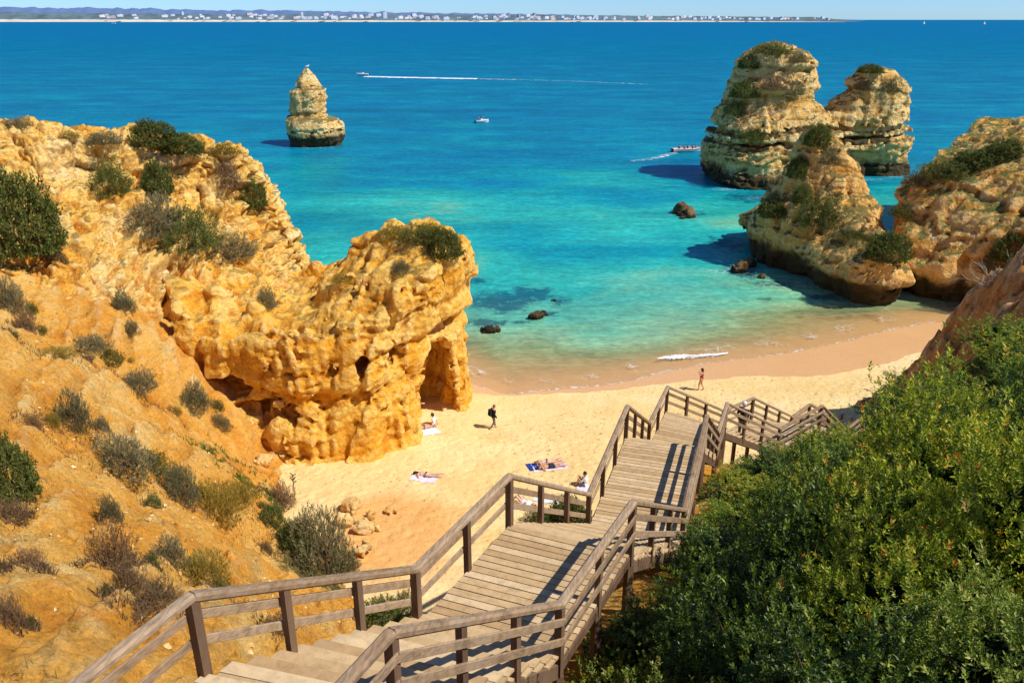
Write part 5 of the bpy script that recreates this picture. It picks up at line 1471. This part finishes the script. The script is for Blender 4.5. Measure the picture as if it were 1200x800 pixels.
for i, (px, py, s, q, lb) in enumerate([(801,252,1.9,(1,.7,.62),'brown rock standing out of the water in mid bay'), (631,372,.85,(1,.6,.45),'small brown rock breaking the water off the arch'), (571,388,.7,(1,.6,.35),'low rock awash at the shallow edge off the arch'), (650,352,.5,(1.2,.5,.3),'rock just awash behind the small brown rock'),
                                        (866,318,1.05,(.9,.7,.75),'jagged rock in the water in front of the pointed rock'), (876,312,.9,(.8,.8,.9),'dark rock touching the jagged one'), (889,325,.75,(1,.7,.5),'flat brown rock right of the jagged one')]):
    boulder('rock', px, py, s, M_wetrock, lb, 11.0 + i * 2.3, cat='rock', sq=q, sink=.34, z=0)

# ------------------------------------------------------------------ boats
M_hullw = mat_flat('white_hull', (.80,.80,.80), .3, .5, .03)
M_stripe = mat_flat('orange_red_hull', (.62,.14,.06), .35, .5, .05)
M_dkblue = mat_flat('dark_blue_canopy', (.03,.05,.12), .7)
M_engine = mat_flat('black_engine', (.02,.02,.022), .4)
M_screen = mat_flat('tinted_screen', (.05,.07,.09), .15, .6)
def hull(L, B, H, z0=0.0, n=14, flare=1.0):
    """closed boat hull, bow towards +X"""
    V = []; F = []; m = 7
    for i in range(n + 1):
        t = i / n; x = L * (t - .5); b = B / 2 * (1 - max(0, (t - .45) / .55) ** 2.2) * (.88 + .12 * min(1, t * 5)); b = max(b, .02)
        sh = H * (1 + .35 * t * t); kz = -.25 * H + .55 * H * max(0, (t - .7) / .3) ** 2
        for j in range(m):
            a = j / (m - 1) * 2 - 1; s = abs(a)
            V.append((x, b * math.copysign(s ** .75, a) * (.72 + .28 * s), kz + (sh - kz) * s ** 2.2 + z0))
    for i in range(n):
        for j in range(m - 1): F.append((i*m+j, (i+1)*m+j, (i+1)*m+j+1, i*m+j+1))
        F.append((i*m, i*m+m-1, (i+1)*m+m-1, (i+1)*m))
    F.append(tuple(range(m))); 
    return V, F
def boat(name, loc, rz, L, B, H, label, band=None, console=True, canopy=False, hullmat=None):
    o = empty(name, loc, rz); tag(o, label, 'boat')
    m = MB(); m.add(*hull(L, B, H)); m.build('hull', hullmat or M_hullw, o, False)
    r = MB()
    for s in (-1, 1): r.tube([(L * (t - .5), s * (B / 2 * (1 - max(0, (t - .45) / .55) ** 2.2) * (.88 + .12 * min(1, t * 5)) + .02), H * (1 + .35 * t * t)) for t in np.linspace(0, .985, 14)], .07 * H + .03, 6)
    r.build('gunwale', band or M_hullw, o)
    if console:
        c = MB(); c.box((-.05 * L, 0, H * 1.35), (.16 * L, .38 * B, H * .9)); c.build('console', M_hullw, o)
        wnd = MB(); wnd.bar((-.05*L + .09*L, -.19*B, H * 1.95), (-.05*L + .09*L, .19*B, H * 1.95), .03, H * .5); wnd.build('windscreen', M_screen, o)
    e = MB(); e.box((-L * .53, 0, H * .75), (.07 * L, .2 * B, H * .9)); e.box((-L * .53, 0, H * .1), (.04 * L, .08 * B, H * .8)); e.build('outboard_engine', M_engine, o)
    if canopy:
        c = MB(); c.box((-.1 * L, 0, H * 3.0), (.4 * L, .85 * B, .06)); c.build('canopy', M_dkblue, o)
        p = MB()
        for sx in (-.28, .08):
            for s in (-1, 1): p.tube([(sx * L, s * .38 * B, H), (sx * L, s * .38 * B, H * 3.0)], .025, 5)
        p.build('canopy_pole', M_hullw, o)
    return o
c = at_z(425, 89, 0); boat('speedboat', (c[0], c[1], .15), math.pi - .12, 6.2, 2.2, .75, 'white speedboat racing left with a long white wake', console=True)
c2 = at_z(565, 144, 0); boat('motorboat', (c2[0], c2[1], 0), math.pi * .12, 3.6, 1.6, .6, 'small white motorboat drifting in the middle of the bay', canopy=True)
c3 = at_z(806, 178, 0); boat('tour_boat', (c3[0], c3[1], 0), .12, 6.2, 2.1, .62, 'white and orange tour boat with passengers beside the twin sea stack', band=M_stripe, console=False)
c4 = at_z(133, 28.2, 0); boat('motorboat', (c4[0], c4[1], 0), .1, 26, 7, 3.2, 'tiny white boat near the far shore at the left', canopy=True)

# seated passengers, one mesh shared by the copies
J = sit_pose(); pm = person(J, M_skin, M_hair, 'passenger', h=.03)
cloth('life_vest', J, ('torso',), .03, M_navy, pm, lambda P: P[:, 2] - .6, .03)
pl = ['passenger at the bow of the tour boat', 'second passenger from the bow of the tour boat', 'passenger amidships on the tour boat', 'second passenger from the stern of the tour boat', 'passenger at the stern of the tour boat']
allp = []
for i, lb in enumerate(pl):
    o = pm if i == 0 else copy_tree(pm)
    x, y = [(1.6, .2), (.8, -.3), (0, .3), (-.9, -.25), (-1.8, .25)][i]
    ca, sa = math.cos(.12), math.sin(.12)
    o.location = (c3[0] + x * ca - y * sa, c3[1] + x * sa + y * ca, .52); o.rotation_euler = (0, 0, .12 - math.pi / 2 + .3 * (i % 3 - 1)); o['label'] = 'person sitting in the tour boat, ' + lb.replace(' of the tour boat', '').replace(' on the tour boat', ''); o['group'] = 'passengers in the tour boat'
for loc, lb in (((c[0] + .9, c[1], .75), 'person at the helm of the white speedboat'), ((c2[0] - .4, c2[1], .5), 'person sitting in the small drifting motorboat')):
    o = copy_tree(pm); o.location = loc; o.rotation_euler = (0, 0, 1.6); o['label'] = lb; o['group'] = 'people in the boats'

# sailing boats on the horizon
def sailboat(px, D, label):
    x = (px - 600) / 942 * D * CP
    o = empty('sailing_boat', (x, D, 0), .3); tag(o, label, 'sailing boat')
    m = MB(); m.add(*hull(13, 4, 1.3)); m.build('hull', M_hullw, o)
    s = MB(); s.add([(0, -.03, 2), (-5, -.03, 2.2), (0, -.03, 15), (0, .03, 2), (-5, .03, 2.2), (0, .03, 15)], [(0, 1, 2), (5, 4, 3), (0, 3, 4, 1), (1, 4, 5, 2), (2, 5, 3, 0)]); s.build('mainsail', M_white, o)
    s = MB(); s.add([(.4, -.03, 2), (5.4, -.03, 1.8), (.4, -.03, 13), (.4, .03, 2), (5.4, .03, 1.8), (.4, .03, 13)], [(0, 2, 1), (3, 4, 5), (0, 1, 4, 3), (1, 2, 5, 4), (2, 0, 3, 5)]); s.build('jib', M_white, o)
    s = MB(); s.tube([(.2, 0, 1), (.2, 0, 16)], .12, 5); s.build('mast', M_white, o)
sailboat(1084, 4200, 'tiny sailing boat on the horizon above the smaller stack top'); sailboat(1155, 4000, 'tiny sailing boat on the horizon furthest right')

# wakes and the small breaking wave
def foam_strip(name, pts, widths, label, h=.05, mat=None, seed=0, jag=.25):
    R = np.random.RandomState(seed); V = []; F = []; n = 0; m = 9
    P = [np.array(p, float) for p in pts]; T = np.linspace(0, 1, 60); cs = np.linspace(0, 1, len(P))
    C = np.stack([np.interp(T, cs, [p[k] for p in P]) for k in range(2)], 1); W = np.interp(T, cs, widths)
    for i in range(60):
        t = C[min(i+1, 59)] - C[max(i-1, 0)]; t /= np.linalg.norm(t); s = np.array([-t[1], t[0]])
        wl = W[i] * (1 + jag * R.normal()) ; wr = W[i] * (1 + jag * R.normal())
        for j in range(m):
            a = j / (m - 1) * 2 - 1; q = C[i] + s * (wl if a < 0 else wr) * a
            V.append((q[0], q[1], .03 + h * (1 - a * a) * (.6 + .4 * R.rand())))
    F = [(i*m+j, i*m+j+1, (i+1)*m+j+1, (i+1)*m+j) for i in range(59) for j in range(m - 1)]
    o = link(name, mk_mesh(name, V, np.array(F), True), None, mat or M_foam)
    return tag(o, label, kind='stuff')
def mat_wake(name, cov):
    t = NT(name); p = t.pos()
    d = t.bsdf((.86, .88, .88), .7)
    tr = t.n('BsdfTransparent')
    f = t.rng(t.noise(p, .9, 6, .7, sc=(.35, 1.4, 1)), cov - .08, cov + .06)
    mx = t.n('MixShader', {0: f, 1: tr.outputs[0], 2: d.outputs[0]}); t.t.links.new(mx.outputs[0], t.out.inputs[0]); return t.m
M_w1 = mat_wake('wake_foam', .40); M_w2 = mat_wake('thin_wake_foam', .56); M_w3 = mat_wake('trail_foam', .60)
z0 = lambda px, py: at_z(px, py, 0)
foam_strip('boat_wake', [z0(428, 90), z0(470, 91), z0(520, 92), z0(560, 92.6)], [1.6, 2.6, 2.4, 2.2], 'white wake trailing behind the speedboat', .25, M_w1, 1)
foam_strip('boat_wake', [z0(560, 92.6), z0(610, 93.6)], [2.2, 2.0], 'thinning wake far behind the speedboat', .08, M_w2, 2)
foam_strip('boat_wake', [z0(610, 93.6), z0(690, 96), z0(760, 99)], [2.0, 1.6, 1.0], 'last faint trail of the speedboat wake', .05, M_w3, 3)
foam_strip('boat_wake', [z0(792, 179), z0(780, 182), z0(766, 186), z0(740, 189)], [.5, .9, .8, .5], 'faint wake behind the tour boat', .05, M_w2, 4)
foam_strip('breaking_wave', [z0(770, 420.3), z0(782, 418.6), z0(800, 417.6), z0(815, 417.8), z0(832, 416.4), z0(853, 413.6)], [.03, .30, .40, .30, .34, .04], 'small white wave breaking on the sand', .05, mat_wake('breaker_foam', .43), 5, .18)

# seagull on top of the slender stack
g = MB(); g.tube([(-.28, 0, .16), (-.12, 0, .2), (.08, 0, .24), (.2, 0, .3), (.24, 0, .38), (.3, 0, .40)], [.02, .10, .12, .09, .06, .03], 8); gl = g.build('seagull', M_white, None, True)
for s in (-1, 1): q = MB(); q.tube([(0, .04*s, .14), (.02, .04*s, 0)], .012, 5); q.build('leg', M_stripe, gl)
q = MB(); q.tube([(.29, 0, .40), (.37, 0, .385)], [.02, .006], 5); q.build('beak', M_stripe, gl)
hz = ground(at_y(360, 82, 176)[0], 176, [st1]); gl.location = (at_y(360, 82, 176)[0], 176, (hz or 15) - .02); gl.scale = (1.6,) * 3
tag(gl, 'white seagull perched on the tip of the slender sea stack', 'bird')

# ------------------------------------------------------------------ far shore
def far_land(name, D, prof, col, label, base=-1.0, thick=900, var=.12):
    """low hills at distance D; prof = (px, py of the skyline)"""
    px = np.linspace(prof[0][0], prof[-1][0], 500); py = np.interp(px, [p[0] for p in prof], [p[1] for p in prof])
    z = np.array([at_y(a, b, D)[2] for a, b in zip(px, py)]); x = np.array([at_y(a, b, D)[0] for a, b in zip(px, py)])
    z = z + np.maximum(0, z - 2) * .30 * fbm(np.stack([px * .07, px * 0, px * 0 + D], 1), 4)
    z = np.maximum(z, base)
    V = np.concatenate([np.stack([x, x * 0 + D - thick * .25, x * 0 + base], 1), np.stack([x, x * 0 + D - thick * .1, base + (z - base) * .55], 1), np.stack([x, x * 0 + D, z], 1), np.stack([x * 1.05, x * 0 + D + thick, x * 0 + base], 1)])
    n = 500; F = np.array([(k*n+i, k*n+i+1, (k+1)*n+i+1, (k+1)*n+i) for k in range(3) for i in range(n - 1)])
    t = NT(name + '_cover'); p = t.pos()
    t.bsdf(t.ramp(t.noise(p, .006, 6, .7, sc=(1, .3, 3)), [(.3, tuple(c * (1 - var) for c in col)), (.7, tuple(c * (1 + var * 1.6) for c in col))]), .95, None, .05)
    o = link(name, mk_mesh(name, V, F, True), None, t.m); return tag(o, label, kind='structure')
far_land('hills', 12500, [(-120, 10), (0, 8.5), (60, 9), (150, 10), (230, 12), (330, 12.5), (450, 14.5), (560, 16), (700, 18), (800, 20), (950, 22), (1010, 23.5)], (.12, .19, .34), 'hazy blue hills beyond the far shore')  # distance haze painted into the blue base colour
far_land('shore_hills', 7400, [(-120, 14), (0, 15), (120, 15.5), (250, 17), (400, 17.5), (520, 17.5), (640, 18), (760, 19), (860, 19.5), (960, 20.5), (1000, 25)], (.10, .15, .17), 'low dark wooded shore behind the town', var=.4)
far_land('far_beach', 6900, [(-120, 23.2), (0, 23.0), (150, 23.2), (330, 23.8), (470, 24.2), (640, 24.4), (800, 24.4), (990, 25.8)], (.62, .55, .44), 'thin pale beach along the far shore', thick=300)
def mat_far(name, c):
    t = NT(name); t.bsdf(c, .9, None, .05); return t.m
M_fw = mat_far('far_white_wall', (.74, .74, .78)); M_fc = mat_far('far_cream_wall', (.70, .58, .52)); M_fr = mat_far('far_tile_roof', (.40, .25, .20)); M_fg = mat_far('far_grey_wall', (.36, .38, .44)); M_fwin = mat_far('far_window', (.34, .38, .46))  # town colours paled and flattened with painted distance haze
def town_mesh(L, W, H, gable, rows):
    b = MB(); b.box((0, 0, H / 2), (L, W, H)); 
    if not gable: b.box((L * .2, 0, H + 1.2), (L * .3, W * .5, 2.4))
    wn = MB()
    for r in range(rows): 
        z = H * (r + .55) / rows
        for k in range(5): wn.box((L * (k - 2) / 5.4, -W / 2 - .1, z), (L * .09, .25, H / rows * .45))
    rf = MB()
    if gable: rf.add([(-L/2-.5,-W/2-.5,H),(L/2+.5,-W/2-.5,H),(L/2+.5,W/2+.5,H),(-L/2-.5,W/2+.5,H),(-L/2+3,0,H+4),(L/2-3,0,H+4)], [(0,1,5,4),(2,3,4,5),(1,2,5),(3,0,4),(3,2,1,0)])
    return b.mesh('wall'), wn.mesh('windows'), (rf.mesh('roof') if gable else None)
PRO = [town_mesh(34, 16, 13, False, 4), town_mesh(26, 14, 8, True, 2), town_mesh(46, 18, 18, False, 6), town_mesh(20, 16, 30, False, 9)]
G_B = 'buildings of the town on the far shore'
def bld(px, py, k, mt, label, D=None, s=1.0, solo=False):
    D = D or RNG.uniform(6650, 7050); p = at_y(px, py, D); w_, wi, rf = PRO[k]
    o = empty('town_building', (p[0], D, p[2]), RNG.uniform(.35, 1.0)); o.scale = (s, s, s)
    tag(o, label, 'building', None if solo else G_B)
    a = link('wall', w_, o); b = link('windows', wi, o)
    for q, m in ((a, mt), (b, M_fwin)):
        if not q.data.materials: q.data.materials.append(m)
        q.material_slots[0].link = 'OBJECT'; q.material_slots[0].material = m
    if rf:
        c_ = link('roof', rf, o)
        if not rf.materials: rf.materials.append(M_fr)
den = np.interp(np.linspace(110, 985, 400), [110, 130, 200, 260, 330, 400, 450, 560, 640, 760, 860, 985], [.05, .3, .3, .9, 1, 1, .8, .9, .9, .6, .7, .35]); den /= den.sum()
for i in range(230):
    px = RNG.choice(np.linspace(110, 985, 400), p=den) + RNG.uniform(-1, 1); up = RNG.rand() ** 1.6 * np.interp(px, [100, 350, 700, 985], [4.5, 5.0, 3.8, 2.0])
    k = RNG.choice([0, 1, 2], p=[.45, .25, .3])
    lb = ('tiny white block on the far shore' if k != 1 else 'tiny white house with tiled roof on the far shore')
    cream = RNG.rand() < .25
    if cream: lb = lb.replace('white', 'cream')
    if px > 860: lb = lb.replace('far shore', 'thin right end of the far shore')
    elif px > 600: lb = lb.replace('far shore', 'far shore right of centre')
    elif px < 260: lb = lb.replace('far shore', 'sparse left end of the far shore')
    else: lb = lb.replace('far shore', 'dense middle of the far town')
    bld(px, np.interp(px, [0, 470, 985], [22.6, 23.4, 24.0]) - up, k, M_fc if cream else M_fw, lb, s=RNG.uniform(.6, 1.1))
for px, py, s, m, lb in [(451, 22, 1.5, M_fw, 'tall white tower block standing in the middle of the far town'), (381, 22.5, 1.0, M_fw, 'left one of two slim towers near the beach end of the far town'), (389, 22.5, 1.0, M_fw, 'right one of two slim towers near the beach end of the far town'), (214, 18, .8, M_fw, 'lone small tower on the skyline at the left of the far town'),
                      (596, 21, 1.1, M_fg, 'grey tower left of two others on the far skyline'), (608, 21, .9, M_fg, 'middle grey tower of three on the far skyline'), (626, 21, 1.1, M_fg, 'rightmost grey tower of three on the far skyline'), (354, 19, .9, M_fw, 'white tower rising over the roofs of the far town')]:
    bld(px, py, 3, m, lb, 6800, s, True)
# dry flower stalk by the top of the beach
p = hit_px(345, 582, SS)[0]
m = MB(); m.tube([(0, 0, -.1), (.02, .02, .7), (.05, 0, 1.35)], [.03, .025, .015], 6); o = m.build('dead_plant', M_twig); o.location = p
q = MB()
for k in range(10):
    a = k * 2.4; q.tube([(.04, 0, .85 + .05*k), (.04 + .16*math.cos(a), .16*math.sin(a), 1.0 + .05*k)], [.02, .03], 5)
q.build('seed_heads', M_twig, o); tag(o, 'dark dry flower stalk standing up at the edge of the beach', 'plant')
